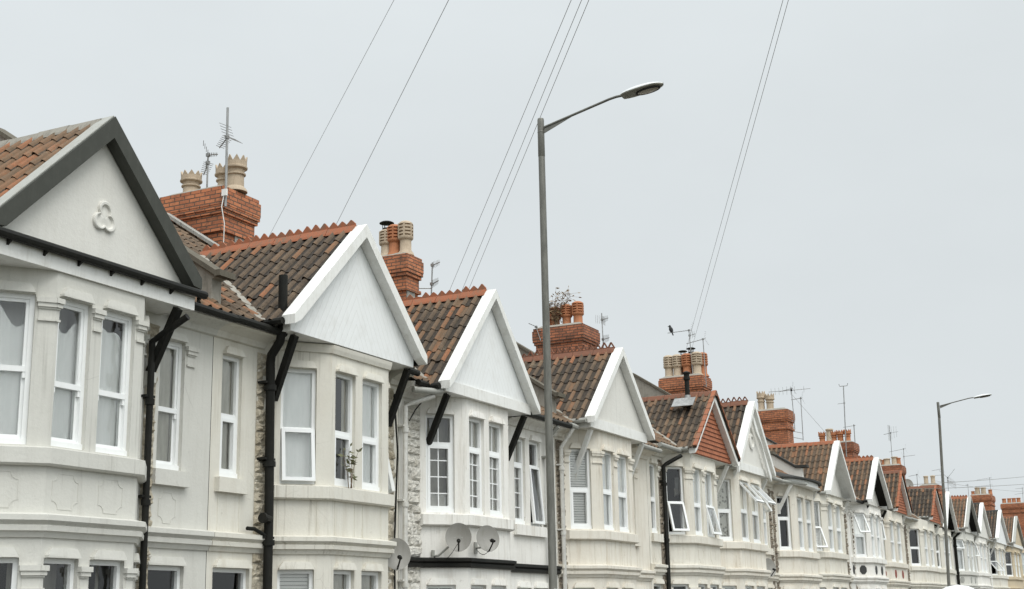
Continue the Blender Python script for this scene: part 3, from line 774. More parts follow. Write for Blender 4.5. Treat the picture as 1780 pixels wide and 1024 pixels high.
def pipe(H, path, r, mat, collars=True):
    mb = MB(); mb.tube(path, r, 10)
    if collars:
        for a, b in zip(path, path[1:]):
            a, b = Vector(a), Vector(b)
            if abs((b - a).normalized().z) > .9 and (b - a).length > 1.2:
                n = int((b - a).length / 1.5) + 1
                for k in range(n):
                    p = a + (b - a) * ((k + .3) / n); mb.tube([p, p + (b - a).normalized() * .07], r * 1.35, 10)
                    mb.box(p.x - r * 1.9, p.x + r * 1.9, p.y - .01, max(p.y + .02, -.002), p.z + .02, p.z + .05)
    return mb.build('drainpipe', M[mat], H, smooth=True)

SASH = dict(kind='sash'); CASE = dict(kind='case', mid=.52)
dr = lambda **k: dict(kind='sash', **k)
G = lambda **k: dict(kind='case', mid=.72, **k)

# 1: grey with charcoal bargeboards
h1 = house('h', 'pale grey terraced house with charcoal bargeboards and a trefoil on its gable', 9.2, 13.62, (10.38, 11.74), (.68, .60), 0.0, (11.09, 5.70, 1.63, 4.02), 'grey', 'char', 'gab', 3.735, -1, 'black',
      True, 'notched', dr(cover='drape'), (dr(cover='drape', mid=.42), dict(kind='sash', mid=.42, cover='drape')), dr(cover='net'), [(12.62, 13.08, dr(cover='beige', mid=.46))], [(12.5, 13.2, dict(cover='dark'))],
      (.46, .62), ('plain', 'cement'), ('spike', 'crest'), [(12.36, 12.56)], 'rubble', (.40, -.10, 'cement', 'coping'), ground=(G(cover='dark'), G(cover='back'), G(cover='dark')), bw=.26, fr=(.03, .39, .51, .90), yo=.21, bsides=(1,), bro=.28)
pipe(h1, [(12.36, -.62, 3.60), (12.33, -.28, 3.42), (12.33, -.12, 3.34), (12.33, -.12, 3.0), (12.35, -.12, GZ)], .042, 'black')
mb = MB()      # trefoil plaque
tc = (10.93, 4.47)
tc = (11.16, 4.55); yt_ = YF0 + .21
ring = []
for k in range(72):
    th = 2 * math.pi * k / 72; best = .05
    for a in (90, 212, 328):
        dx_, dz_ = .088 * math.cos(R(a)), .100 * math.sin(R(a)); rr = .098
        b_ = dx_ * math.cos(th) + dz_ * math.sin(th); q = b_ * b_ - (dx_ * dx_ + dz_ * dz_) + rr * rr
        if q > 0: best = max(best, b_ + math.sqrt(q))
    ring.append((best * math.cos(th), best * math.sin(th)))
RR = [[(tc[0] + x * s_, yt_ - y, tc[1] + z * s_) for x, z in ring] for s_, y in ((1.02, -.002), (1.0, .030), (.94, .038), (.80, .036), (.70, .008), (.5, .008), (.0, .018))]
for A_, B_ in zip(RR, RR[1:]):
    for k in range(72): mb.face([A_[k], A_[(k + 1) % 72], B_[(k + 1) % 72], B_[k]])
mb.build('trefoil_plaque', M['gab'], h1)
# the upstand on its left party wall
mb = MB(); mb.prism([(9.1, y, z) for y, z in [(.9, 4.6), (4.2, 6.8), (4.2, 7.2), (.9, 5.05)]], (.2, 0, 0)); pw = mb.build('party_wall', M['cement'], h1)
mb = MB(); mb.prism([(9.05, y, z) for y, z in [(.88, 5.045), (4.2, 7.205), (4.2, 7.28), (.88, 5.12)]], (.3, 0, 0)); mb.build('coping', M['coping'], pw)

# 2: cream, white boarded gable
h2 = house('h', 'cream terraced house with a herringbone boarded white gable and a thick black soil pipe', 13.62, 18.25, (15.6, 17.13), (.65, .62), 0.0, (16.03, 5.64, 1.76, 3.86), 'cream', 'wood', 'board', 3.83, 0, 'black',
      False, 'lines', dict(kind='case', mid=.47, cover='net', open_=('b', 6)), (dict(kind='case', mid=.47, cover='pair'), dict(kind='case', mid=.47, cover='net')), dict(kind='case', mid=.47, cover='net', open_=('b', 12)),
      [(13.82, 14.24, dict(kind='case', mid=.5, cover='beige'))], [(13.75, 14.5, dict(cover='dark'))], (.24, .16), ('spike', 'crest'), ('spike', 'crest'), [(14.55, 14.92), (17.80, 18.10)], 'rubble',
      None, ground=(G(cover='blind'), G(cover='beige'), G(cover='beige')), corbel=False, bw=.20)
pipe(h2, [(14.56, -.40, 4.62), (14.56, -.40, 3.86), (14.60, -.34, 3.72), (14.66, -.16, 3.56), (14.68, -.13, 3.46), (14.72, -.13, 1.4), (14.72, -.13, GZ)], .062, 'black')
mb = MB(); mb.tube([(14.50, -.20, 1.36), (14.72, -.15, 1.36)], .05, 8); mb.tube([(14.30, -.10, 1.22), (14.45, -.10, 1.22), (14.72, -.13, 1.12)], .026, 8); mb.tube([(14.48, -.2, 1.36), (14.52, -.2, 1.36)], .07, 10)
mb.build('pipe_branch', M['black'], h2, smooth=True)
mb = MB(); path_mould(mb, [(14.95, -.002), (15.6, -B), (17.13, -B), (17.75, -.002)], [(-.01, 3.70), (.03, 3.70), (.05, 3.76), (.06, 3.815), (-.01, 3.815)]); mb.build('bay_cornice', M['cream'], h2)

# 3: white painted, black string course
h3 = house('h', 'white painted terraced house with a black string course and two satellite dishes', 18.25, 24.2, (19.58, 21.15), (.65, .62), -.15, (20.18, 5.54, 1.70, 3.60), 'white', 'wood', 'board', 3.61, .18, 'black',
      False, None, dict(kind='case', mid=.70, cover='back', sub='grid', open_=None), (dict(kind='case', mid=.68, cover='beige', sub='grid'), dict(kind='case', mid=.68, cover='beige', sub='grid')), dict(kind='case', mid=.7, cover='net'),
      [(22.38, 22.86, dict(kind='case', mid=.70, cover='beige', sub='grid')), (23.04, 23.52, dict(kind='case', mid=.70, cover='dark', open_=('b', 5)))], [(22.4, 23.0, dict(cover='beige')), (23.1, 23.75, dict(cover='dark'))],
      (.32, .30), ('spike', 'crest'), ('plain', 'crestd'), [(18.42, 18.92)], 'rubblew', (.42, -.10, 'cement', 'coping'), ground=(G(cover='dark', sub='grid'), G(cover='beige'), G(cover='beige')), corn='black', corbel=False, bw=.17)
pipe(h3, [(18.62, -.45, 3.52), (18.40, -.20, 3.40), (18.30, -.10, 3.34), (18.28, -.10, 1.0), (18.28, -.10, GZ)], .042, 'greyw')
pipe(h3, [(18.20, -.30, 3.58), (18.58, -.48, 3.58), (18.72, -.52, 3.60)], .05, 'greyp', False)
pipe(h3, [(23.62, -.35, 3.62), (23.66, -.12, 3.4), (23.7, -.10, GZ)], .045, 'greyp')
mb = MB(); mb.tube([(18.02, -.06, 3.5), (18.06, -.10, 2.6), (18.05, -.05, 1.2), (18.08, -.06, GZ)], .016, 5); mb.tube([(18.3, -.17, 3.1), (18.45, -.20, 3.3), (18.62, -.3, 3.52)], .012, 5); mb.build('cable', M['black'], h3)

# 4: stone coloured, plain white gable
h4 = house('h', 'pale stone terraced house with a plain rendered white gable and pierced ridge crest', 24.2, 29.3, (25.30, 27.10), (.62, .62), -.13, (26.08, 5.52, 1.70, 3.76), 'bath', 'wood', 'gab', 3.72, .20, 'wood',
      True, 'lines', dict(kind='case', mid=.5, cover='blind'), (dict(kind='case', mid=.5, cover='net'), dict(kind='case', mid=.5, cover='net')), dict(kind='case', mid=.5, cover='net'),
      [(28.02, 28.50, dict(kind='case', mid=.5, cover='beige'))], [(28.1, 28.9, dict(cover='beige'))], (.28, .30), ('pierced', 'crestd'), ('plain', 'crestd'), [(24.24, 24.6)], 'rubbled', (.48, -.1, 'cement', 'coping'),
      ground=(G(cover='net'), G(cover='beige'), G(cover='beige')))
pipe(h4, [(24.33, -.36, 3.66), (24.30, -.10, 3.3), (24.30, -.10, GZ)], .042, 'greyw')
# 5: tile hung gable
h5 = house('h', 'pale stone terraced house with an orange tile hung gable and a flue', 29.3, 34.0, (30.97, 32.92), (.62, .55), .02, (32.2, 5.44, 1.72, 3.82), 'ivory', 'wood', 'hang', 3.81, 0, 'wood',
      True, 'notched', dict(kind='case', mid=.47, cover='dark', open_=('b', 17)), (dict(kind='case', mid=.47, cover='net'), dict(kind='case', mid=.47, cover='net', open_=('b', 14))), dict(kind='case', mid=.5, cover='net'),
      [(29.5, 29.95, dict(kind='case', mid=.5, cover='beige'))], [(29.45, 30.05, dict(cover='dark'))], (.30, .22), ('plain', 'crestd'), ('plain', 'crestd'), [(30.05, 30.33)], 'rubbled', None, ground=(G(cover='dark'), G(cover='dark'), G(cover='dark')), bw=.17, hangs=True)
pipe(h5, [(30.5, -.45, 3.72), (30.25, -.16, 3.52), (30.18, -.10, 3.46), (30.18, -.10, GZ)], .05, 'black')
# 6: fancy bargeboards with a roundel
h6 = house('h', 'pale stone terraced house with scalloped white bargeboards and a ring on its gable', 34.0, 39.7, (34.75, 37.0), (.60, .62), .03, (35.8, 5.68, 1.70, 3.75), 'bath', 'wood', 'gab', 3.76, .20, 'wood',
      False, 'lines', dict(kind='case', mid=.5, cover='lace'), (dict(kind='case', mid=.52, cover='beige', open_=('t', 40)), dict(kind='case', mid=.52, cover='beige', open_=('t', 43))), dict(kind='case', mid=.5, cover='net', open_=('t', 32)),
      [(38.75, 39.25, dict(kind='case', mid=.5, cover='net'))], [(38.6, 39.3, dict(cover='beige'))], (.30, .18), ('pierced', 'crestd'), ('plain', 'crestd'), [(39.35, 39.62)], 'rubbled', (.62, -.1, 'cement', 'coping'), ground=(G(cover='net'), G(cover='net'), G(cover='net')))
mb = MB(); mb.lathe((36.0, YF0, 4.62), [(.22, .0), (.22, .04), (.15, .05), (.14, .01), (0, .008)], 24, 0, (0, -1, 0)); mb.build('gable_ring', M['gab'], h6, smooth=True)
for s in (-1, 1):
    mb = MB(); pts = []
    for k in range(41):
        f = k / 40; x = 35.8 + s * (.10 + 1.45 * f); zo = 5.68 - (5.68 - 3.85) / 1.70 * abs(x - 35.8) - .22
        zi = zo - (.14 + .09 * math.sin(f * 8.5 + .6)); pts.append((x, zo, zi))
    mb.prism([(x, YB00 + .02, z) for x, z, _ in pts] + [(x, YB00 + .02, z) for x, _, z in reversed(pts)], (0, .06, 0)); mb.build('scalloped_trim', M['wood'], h6)
# 7: no gable, curved canopy
h7 = house('h', 'pale stone terraced house with no gable and a curved white canopy over its bay', 39.7, 43.65, (40.62, 42.85), (.60, .60), 0.0, None, 'bath', 'wood', 'gab', 3.80, 0, 'wood',
      False, 'notched', dict(kind='case', mid=.60, cover='dark'), (dict(kind='case', mid=.6, cover='net'), dict(kind='case', mid=.6, cover='net')), dict(kind='case', mid=.6, cover='net'), [], [], (.42, .30), ('plain', 'crestd'), ('plain', 'crestd'), [(39.75, 40.0)], 'rubbled',
      (.42, .2, 'gab', 'lead'), ground=(G(cover='beige'), G(cover='beige'), G(cover='beige')))
def canopy(x0, x1, y, z0, z1, e): return [(x0 + (x1 - x0) * (.5 - .5 * math.cos(math.pi * k / 18)), -.04 - y * math.sin(math.pi * k / 18) ** .55) for k in range(19)]
cv = canopy(39.95, 43.5, .74, 0, 0, 0)
mb = MB(); mb.prism([(x, y, 3.80) for x, y in cv], (0, 0, .16)); cn = mb.build('canopy', M['wood'], h7)
cv2 = canopy(39.85, 43.6, .86, 0, 0, 0)
mb = MB(); mb.prism([(x, y, 3.962) for x, y in cv2], (0, 0, .05)); A_ = [(x, y, 4.013) for x, y in cv2]; B_ = [(41.7 + (x - 41.7) * .8, y * .35 + .2, 4.22) for x, y in cv2]
for k in range(18): mb.face([A_[k], A_[k + 1], B_[k + 1], B_[k]])
mb.build('lead_roof', M['lead'], cn)
for xt, xb in ((40.25, 40.2), (43.2, 43.35)):
    mb = MB(); mb.bar((xt, -.5, 3.79), (xb, -.045, 2.98), .09, .085, (1, 0, 0)); mb.bar((xb, -.07, 2.93), (xb, -.07, 3.25), .09, .10, (0, 1, 0)); mb.build('bracket', M['wood'], h7)
mb = MB(); mb.tube([(39.7, -.36, 3.86), (40.1, -.5, 3.85), (40.9, -.78, 3.84)], .05, 8); mb.build('gutter', M['greyp'], h7)
# 8
h8 = house('h', 'ivory terraced house with a deep white gable right of the curved canopy', 43.65, 49.6, (44.42, 46.95), (.62, .65), .10, (45.85, 5.67, 1.86, 3.76), 'ivory', 'wood', 'gab', 3.82, 0, 'wood',
      True, 'lines', dict(kind='case', mid=.48, cover='blind', open_=('b', 24)), (dict(kind='case', mid=.5, cover='net'), dict(kind='case', mid=.5, cover='net')), {}, [(48.6, 49.0, dict(kind='case', cover='net'))], [(48.3, 49.0, dict(cover='beige'))], (.50, .40), ('plain', 'crest'), ('plain', 'crest'), [(49.1, 49.4)], 'rubbled', (.40, .1, 'gab', 'lead'),
      ground=(G(cover='dark'), G(cover='net'), G(cover='net')), bw=.16, rec=(.24, 'wood'))
# 9
h9 = house('h', 'bright white terraced house with black octagon plaques and black gable soffits', 49.6, 53.95, (51.1, 53.35), (.7, .5), .12, (52.3, 5.72, 1.9, 3.92), 'white', 'wood', 'gab', 3.90, 0, 'black',
      True, 'plaq', dict(kind='case', mid=.5, cover='net', open_=('t', 24)), (dict(cover='net'), dict(cover='net')), {}, [(50.0, 50.3, dict(cover='net'))], [], (.40, .38), ('spike', 'crest'), ('plain', 'crest'), [(50.35, 50.36)], 'rubbled', None, ground=(G(cover='beige'), G(cover='net'), G(cover='net')), bw=.14, rec=(.30, 'black'))
# 10
h10 = house('h', 'pale stone terraced house with red octagon plaques and a narrow tile hung gable', 53.95, 60.4, (54.6, 57.7), (.5, .7), .06, (56.7, 5.6, 1.5, 3.96), 'bath', 'wood', 'hang', 3.92, 0, 'wood',
      True, 'red', dict(kind='case', cover='net', open_=('t', 12)), (dict(cover='net'), dict(cover='net')), {}, [(59.0, 59.4, dict(cover='net'))], [], (.36, .30), ('plain', 'crestd'), ('plain', 'crestd'), [(58.5, 58.85), (59.8, 60.3)], 'rubbled', None, ground=(G(cover='dark'), G(cover='net'), G(cover='net')), bw=.15, hangs=True)
# 11
h11 = house('h', 'terraced house with a dark tiled roof and tile hung gable left of the far lamp', 60.4, 66.7, (62.2, 65.5), (.9, .7), .08, (65.0, 5.62, 1.65, 4.08), 'ivory', 'wood', 'hang', 3.98, 0, 'wood',
      True, 'lines', dict(kind='case', cover='dark'), (dict(cover='net'), dict(cover='net')), {}, [], [], (.18, .12), ('plain', 'crestd'), ('plain', 'crestd'), [(60.6, 61.0)], 'rubbled', None, ground=(G(cover='dark'), G(cover='net'), G(cover='net')), bw=.15, hangs=True)
# 12
h12 = house('h', 'pale terraced house with a white gable partly behind the far lamp post', 66.7, 72.4, (67.6, 70.3), (.8, .7), .1, (69.1, 5.66, 1.7, 3.78), 'cream', 'wood', 'gab', 3.86, 0, 'black',
      True, 'lines', dict(kind='case', cover='beige'), (dict(cover='net'), dict(cover='net')), {}, [], [], (.55, .55), ('plain', 'crest'), ('plain', 'crest'), (), 'rubbled', None, ground=(G(cover='dark'), G(cover='net'), G(cover='net')), bw=.14, rec=(.3, 'black'))
# 13
h13 = house('h', 'pale terraced house with a grey octagon plaque and grey bargeboards right of the far lamp', 72.4, 79.2, (75.0, 78.2), (.9, .6), .15, (76.6, 5.95, 2.3, 4.12), 'grey', 'greyp', 'gab', 4.02, 0, 'greyp',
      True, 'greyp', dict(kind='case', cover='net', mid=.7, open_=('t', 14)), (dict(cover='net'), dict(cover='net')), {}, [(73.3, 73.7, dict(cover='net'))], [], (.55, .55), ('spike', 'crest'), ('plain', 'crest'), (), 'rubbled', None, ground=(G(cover='dark'), G(cover='net'), G(cover='net')), bw=.14, rec=(.3, 'black'))
pipe(h13, [(74.0, -.4, 3.95), (74.1, -.1, 3.7), (74.1, -.1, GZ)], .07, 'black')
# 14
h14 = house('h', 'pale terraced house with a wide white gable next to the grey bargeboarded one', 79.2, 85.4, (80.0, 83.3), (.7, .7), .2, (81.3, 5.93, 2.2, 4.1), 'white', 'wood', 'gab', 4.02, 0, 'wood',
      True, 'lines', dict(kind='case', cover='net', open_=('t', 20)), (dict(cover='net'), dict(cover='net')), {}, [], [], (.20, .1), ('plain', 'lead'), ('plain', 'lead'), (), 'rubbled', None, ground=(G(cover='dark'), G(cover='net'), G(cover='net')), bw=.18)
# 15
h15 = house('h', 'pale terraced house with a white boarded gable and a window propped wide open', 85.4, 94.0, (88.3, 91.6), (1.1, .7), .2, (89.4, 6.0, 2.7, 4.1), 'ivory', 'wood', 'board', 4.0, 0, 'wood',
      True, None, dict(kind='case', mid=.5, cover='dark', open_=('b', 40)), (dict(cover='net'), dict(cover='net')), {}, [(86.5, 86.9, dict(cover='net'))], [], (.14, .06), ('plain', 'lead'), ('plain', 'lead'), (), 'rubbled', None, ground=(G(cover='dark'), G(cover='net'), G(cover='net')), bw=.12)
pipe(h15, [(87.0, -.2, 3.95), (87.0, -.1, 3.7), (87.0, -.1, GZ)], .07, 'wood')
# 16
h16 = house('h', 'tan stone terraced house at the right edge with a weathered stone gable', 94.0, 103.0, (96.3, 100.2), (1.1, .9), .25, (98.2, 6.15, 3.0, 4.2), 'tan', 'greyp', 'tan', 4.05, .2, 'wood',
      True, None, dict(kind='case', cover='dark'), (dict(cover='net'), dict(cover='net')), {}, [], [], (.5, .5), ('plain', 'crestd'), ('plain', 'crestd'), (), 'rubbled', None, ground=(G(cover='dark'), G(cover='net'), G(cover='net')), bw=.18)
h17 = house('h', 'farthest terraced house in the row, mostly hidden, with two brick stacks above', 103.0, 128.0, (106, 109), (1, 1), .5, None, 'tan', 'greyp', 'tan', 4.3, .2, 'wood',
      False, None, {}, ({}, {}), {}, [], [], (.3, .3), ('plain', 'crestd'), ('plain', 'crestd'), (), 'rubbled', None)
HS = [h1, h2, h3, h4, h5, h6, h7, h8, h9, h10, h11, h12, h13, h14, h15, h16, h17]

# chimney stacks (each belongs to the house on its left)
stack(h2, 17.72, 18.79, 3.20, 4.66, 5.9, 7.42, [(18.25, 4.36, 'crown', .54, 'potc', 1.25), (18.35, 3.66, 'crown', .58, 'potc', 1.25), (18.25, 3.36, 'crown', .66, 'potc', 1.28)], 'brick', (18.25 - .08, 18.68, 3.27, 3.29, 5.9, 6.62))
stack(h3, 23.93, 24.62, 3.20, 4.18, 6.1, 7.68, [(24.26, 3.92, 'louvre', .66, 'potc', 1.1), (24.26, 3.92, 'cowl', 8.37), (24.26, 3.72, 'louvre', .74, 'poto', 1.1), (24.26, 3.44, 'louvre', .78, 'potc', 1.1)], 'brick', (24.04, 24.36, 3.27, 3.29, 6.1, 6.89))
stack(h5, 33.63, 34.82, 3.30, 4.88, 6.0, 7.97, [(34.2, 4.62, 'louvre', .62, 'poto', 1.1), (34.2, 4.40, 'louvre', .66, 'poto', 1.1), (34.2, 4.05, 'louvre', .70, 'poto', 1.1), (34.2, 3.70, 'louvre', .74, 'poto', 1.15)], 'brickd')
stack(h7, 43.34, 44.36, 3.10, 4.70, 6.0, 7.98, [(43.83, 4.46, 'louvre', .84, 'potc', 1.25), (43.83, 4.15, 'louvre', .84, 'potc', 1.25), (43.83, 3.80, 'louvre', .84, 'poto', 1.25), (43.83, 3.44, 'louvre', .86, 'potc', 1.3), (44.05, 3.30, 'louvre', .86, 'poto', 1.2), (44.1, 4.02, 'louvre', .80, 'poto', 1.2), (44.1, 4.02, 'cowl', 8.84), (44.05, 3.70, 'cowl', 8.90), (44.05, 3.70, 'louvre', .82, 'poto', 1.2)], 'brick')
stack(h9, 53.20, 54.25, 2.80, 4.30, 5.8, 8.05, [(53.7, 4.02, 'crown', .85, 'potc', 1.15), (53.7, 3.66, 'crown', .72, 'potc', 1.25)], 'brick')
stack(h11, 66.2, 67.5, 3.05, 4.95, 6.0, 8.13, [(66.7, 4.68, 'crown', .62, 'poto', 1.2), (66.7, 4.30, 'plain', .74, 'potc', 1.5), (66.7, 4.10, 'crown', .62, 'poto', 1.2), (66.7, 3.78, 'crown', .64, 'poto', 1.25), (66.7, 3.42, 'crown', .64, 'poto', 1.2)], 'brickd')
stack(h13, 78.5, 79.8, 3.05, 4.6, 6.0, 8.12, [(79.0, 4.4, 'plain', .42, 'potc', 1.2), (79.0, 4.15, 'plain', .36, 'poto'), (79.0, 3.95, 'plain', .42, 'potc', 1.6), (79.0, 3.52, 'plain', .5, 'potc', 1.5), (79.0, 3.3, 'plain', .42, 'poto', 1.1)], 'brickd')
stack(h14, 85.6, 87.8, 2.2, 3.4, 5.8, 7.5, [(86.9, 3.16, 'plain', .66, 'potc', 1.2), (86.9, 2.74, 'plain', .66, 'potc', 1.2)], 'brickd')
stack(h17, 111.2, 113.6, 2.3, 3.9, 6.0, 8.75, [(112, 3.75, 'plain', .35, 'poto', 1.2), (112, 3.40, 'plain', .62, 'potc', 1.7), (112, 2.95, 'plain', .6, 'potc', 1.7), (112, 2.45, 'plain', .40, 'poto', 1.3)], 'brick')
stack(h17, 125.0, 127.4, 1.2, 3.3, 5.5, 8.95, [(126, 3.05, 'plain', .5, 'poto', 1.5), (126, 2.62, 'plain', .5, 'poto', 1.5), (126, 2.24, 'plain', .5, 'poto', 1.5), (126, 1.85, 'plain', .5, 'poto', 1.5)], 'brick')
mb = MB(); mb.bar((17.36, 4.15, 6.95), (17.36, 2.95, 6.16), .22, .05); mb.bar((17.50, 3.0, 6.12), (18.4, 3.0, 6.12), .16, .05); mb.build('flashing', M['dash'], h2)
# flue through the roof of house 5
mb = MB(); fx, fy = 32.0 - .55, -.05
mb.lathe((32.0, -.17, 5.15), [(.06, 0), (.06, .62), (.085, .64), (.085, .70), (.07, .71), (.07, .78), (.10, .79), (.10, .83), (.03, .86)], 12); fl_ = mb.build('flue', M['black'], h5, smooth=True)
mb = MB(); mb.lathe((32.0, -.17, 5.12), [(.15, 0), (.09, .16), (.075, .28)], 12); mb.build('flue_collar', M['alu'], fl_, smooth=True)
mb = MB(); d = Vector((-1.72, 0, -1.5)).normalized(); nn = Vector((-.66, 0, .75)); o = Vector((31.98, 0, 5.30))
p0 = o + d * .06 + nn * .06
mb.hexa([p0 + Vector((0, -.42, 0)), p0 + Vector((0, .14, 0)), p0 + d * .36 + Vector((0, .14, 0)), p0 + d * .36 + Vector((0, -.42, 0))] + [q + nn * .02 for q in (p0 + Vector((0, -.42, 0)), p0 + Vector((0, .14, 0)), p0 + d * .36 + Vector((0, .14, 0)), p0 + d * .36 + Vector((0, -.42, 0)))])
mb.build('lead_flashing', M['alu'], fl_)
# ------------------------------------------------------------------ street lamps
def street_lamp(label, x, yb, yt, top, arm_dy, arm_dz, sign=False):
    t = thing('street_lamp', label, 'street lamp', (x, yb, GZ), 'street lamps along the kerb')
    lean = lambda z: yb + (yt - yb) * (z - .3) / (top - .3)
    mb = MB(); mb.tube([(x, lean(GZ), GZ), (x, lean(-.45), -.45)], .080, 16); mb.tube([(x, lean(-.45), -.45), (x, lean(-.38), -.38), (x, lean(2), 2), (x, lean(top - .5), top - .5)], [.080, .054, .049, .043], 16)
    mb.build('post', M['steel'], t, smooth=True)
    mb = MB(); mb.lathe((x, lean(top - .42), top - .53), [(.043, 0), (.0455, .004), (.0445, .51), (.04, .53), (.0, .535)], 16); mb.lathe((x, lean(top - .42), top - .20), [(.045, 0), (.047, .005), (.047, .015), (.045, .02)], 16)
    mb.build('post_cap', M['steel'], t, smooth=True)
    y0 = lean(top) - .04; z0 = top - .13; y1, z1 = y0 + arm_dy, z0 + arm_dz
    mb = MB(); P = [(x, y0, z0), (x, y0 + arm_dy * .8, z0 + arm_dz * .93), (x, y0 + arm_dy * .88, z0 + arm_dz * .99), (x, y1, z1)]
    mb.tube(P, .017, 10)
    mb.build('arm', M['steel'], t, smooth=True)
    mb = MB(); mb.prism([(x - .004, y0, z0 - .01), (x - .004, y0 + arm_dy * .34, z0 + arm_dz * .36 - .01), (x - .004, y0, z0 - .085)], (.008, 0, 0)); mb.build('gusset', M['steel'], t)
    # lantern: a flat boat-shaped head, 0.62 m long, tilted a little upwards
    L = .56; sl = .12; o = Vector((x, y1 + .05, z1 - .01)); fw = Vector((0, -1, sl)).normalized(); up = Vector((0, sl, 1)).normalized(); sd = Vector((1, 0, 0))
    n = 20; m_ = 16
    def sect(f):
        wd = .115 * max(0.0, 1 - abs(2 * (.10 + f * .9) - 1) ** 3.2) ** .6
        hh = .055 * max(0.0, math.sin(math.pi * (.10 + f * .9))) ** .7
        return max(wd, .012), max(hh, .012)
    mb = MB(); rings = []; lows = []
    for i in range(n + 1):
        f = i / n; wd, hh = sect(f if i < n else 1.0)
        c = o + fw * (L * f)
        rings.append([c + sd * (wd * math.cos(math.pi * k / m_)) + up * (hh * math.sin(math.pi * k / m_) ** .8) for k in range(m_ + 1)])
        lows.append([c + sd * (wd * math.cos(math.pi * k / m_)) - up * (.028 * math.sin(math.pi * k / m_) ** .5) for k in range(m_ + 1)])
    for A_, B_ in zip(rings, rings[1:]):
        for k in range(m_): mb.face([A_[k], A_[k + 1], B_[k + 1], B_[k]])
    mb.face(rings[0]); hd = mb.build('lantern', M['lampw'], t, smooth=True)
    mb = MB()
    for A_, B_ in zip(lows, lows[1:]):
        for k in range(m_): mb.face([A_[k], B_[k], B_[k + 1], A_[k + 1]])
    mb.face(lows[0]); mb.build('lantern_base', M['lampu'], hd, smooth=True)
    mb = MB(); c = o + fw * (L * .62) - up * .027
    R2 = []
    for rr, dp in ((1.12, 0), (1.12, .016), (1.0, .020), (.97, .012), (.7, .022), (.0, .026)):
        R2.append([c + sd * (.075 * rr * math.cos(2 * math.pi * k / 24)) + fw * (.15 * rr * math.sin(2 * math.pi * k / 24)) - up * dp for k in range(24)])
    for q, (A_, B_) in enumerate(zip(R2, R2[1:])):
        for k in range(24): mb.face([A_[k], A_[(k + 1) % 24], B_[(k + 1) % 24], B_[k]], 0 if q > 2 else 1)
    mb.build('lens', [M['lens'], M['black']], hd, smooth=True)
    if sign:
        mb = MB(); mb.box(x - .11, x + .11, lean(.2) - .068, lean(.2) - .063, .0, .352); mb.build('sign_plate', M['wood'], t)
        mb = MB()
        for z in (.08, .28): mb.lathe((x, lean(z), z), [(.053, 0), (.056, .003), (.056, .022), (.053, .025)], 14)
        mb.build('band', M['alu'], t)
    return t
street_lamp('near galvanised street lamp standing in front of the white and stone houses', 15.25, -4.0, -4.0, 6.44, -1.18, .23, True)
street_lamp('far galvanised street lamp leaning over the road beyond the tile hung gables', 46.0, -3.90, -4.13, 6.74, -1.15, .18)

# ------------------------------------------------------------------ aerials, dishes
def yagi(mb, p, d, L, n, el, vert=False, refl=False):
    p = Vector(p); d = Vector(d).normalized(); mb.tube([p - d * (L * .12), p + d * L], .011, 5)
    e = Vector((0, 0, 1)) if vert else d.cross(Vector((0, 0, 1))).normalized()
    for k in range(n):
        c = p + d * (L * (k + .3) / n); ln = el * (1 - .25 * k / n); mb.tube([c - e * ln / 2, c + e * ln / 2], .006, 4)
    if refl:
        u = d.cross(e).normalized(); c = p - d * (L * .1)
        for s in (-1, 1):
            for k in range(4):
                q = c + u * (s * (.05 + .06 * k)) - d * (.02 * k); mb.tube([q - e * el * .6, q + e * el * .6], .005, 4)
def aerial(label, base, top, booms, base_bracket=None, r=.016):
    t = thing('tv_aerial', label, 'tv aerial', base, 'tv aerials on the chimney stacks')
    base = Vector(base); top = Vector(top)
    mb = MB(); mb.tube([base, top], r, 8)
    if base_bracket:
        mb.tube([base + Vector((0, 0, .05)), Vector(base_bracket)], .012, 6); mb.tube([base + Vector((0, 0, .3)), Vector(base_bracket) + Vector((0, 0, .25))], .012, 6)
    mb.build('mast', M['alu'], t, smooth=True)
    for f, d, L, n, el, vert, refl in booms:
        mb = MB(); p = base + (top - base) * f; yagi(mb, p + Vector((0, -.02, 0)), d, L, n, el, vert, refl); mb.box(p.x - .03, p.x + .03, p.y - .03, p.y + .03, p.z - .03, p.z + .03)
        mb.build('antenna', M['alu'], t)
    return t
W_ = (-.5, .85, .05)
aerial('tall tv aerial with small antenna on the front corner of the largest chimney', (17.74, 3.16, 7.02), (17.74, 3.18, 8.84), [(.70, (.1, .8, -.65), .26, 7, .24, False, True)], (17.76, 3.21, 7.1), .022)
mb = MB(); mb.box(17.67, 17.71, 3.10, 3.20, 7.20, 7.32); mb.tube([(17.69, 3.16, 7.22), (17.66, 3.18, 7.0), (17.70, 3.14, 6.7), (17.74, 3.18, 6.3), (17.7, 3.0, 6.1)], .009, 5); tag(mb.build('junction_box', M['wood'], None, (17.69, 3.15, 7.26)), 'small white junction box with a dangling cable on the largest chimney', 'junction box')
aerial('short tv aerial with stacked rods rising behind the leftmost crowned pot', (18.4, 4.12, 7.40), (18.4, 4.12, 8.38), [(.95, (.5, -.6, .1), .16, 5, .24, False, True), (.80, (.2, .5, -.6), .26, 7, .20, False, False)])
aerial('double tv aerial on a thin mast beside the louvred three pot stack', (24.80, 3.12, 6.76), (24.80, 3.08, 7.64), [(.93, (-.3, -.9, .1), .22, 5, .16, True, False), (.45, (-.4, -.8, .1), .24, 6, .18, True, False)], (24.60, 3.3, 6.79))
aerial('small tilted antenna on a bent arm left of the dark brick stack', (33.6, 4.6, 7.6), (33.6, 4.74, 8.02), [(.98, (-.2, .85, .45), .26, 4, .20, False, False)], (33.64, 4.66, 7.64), .011)
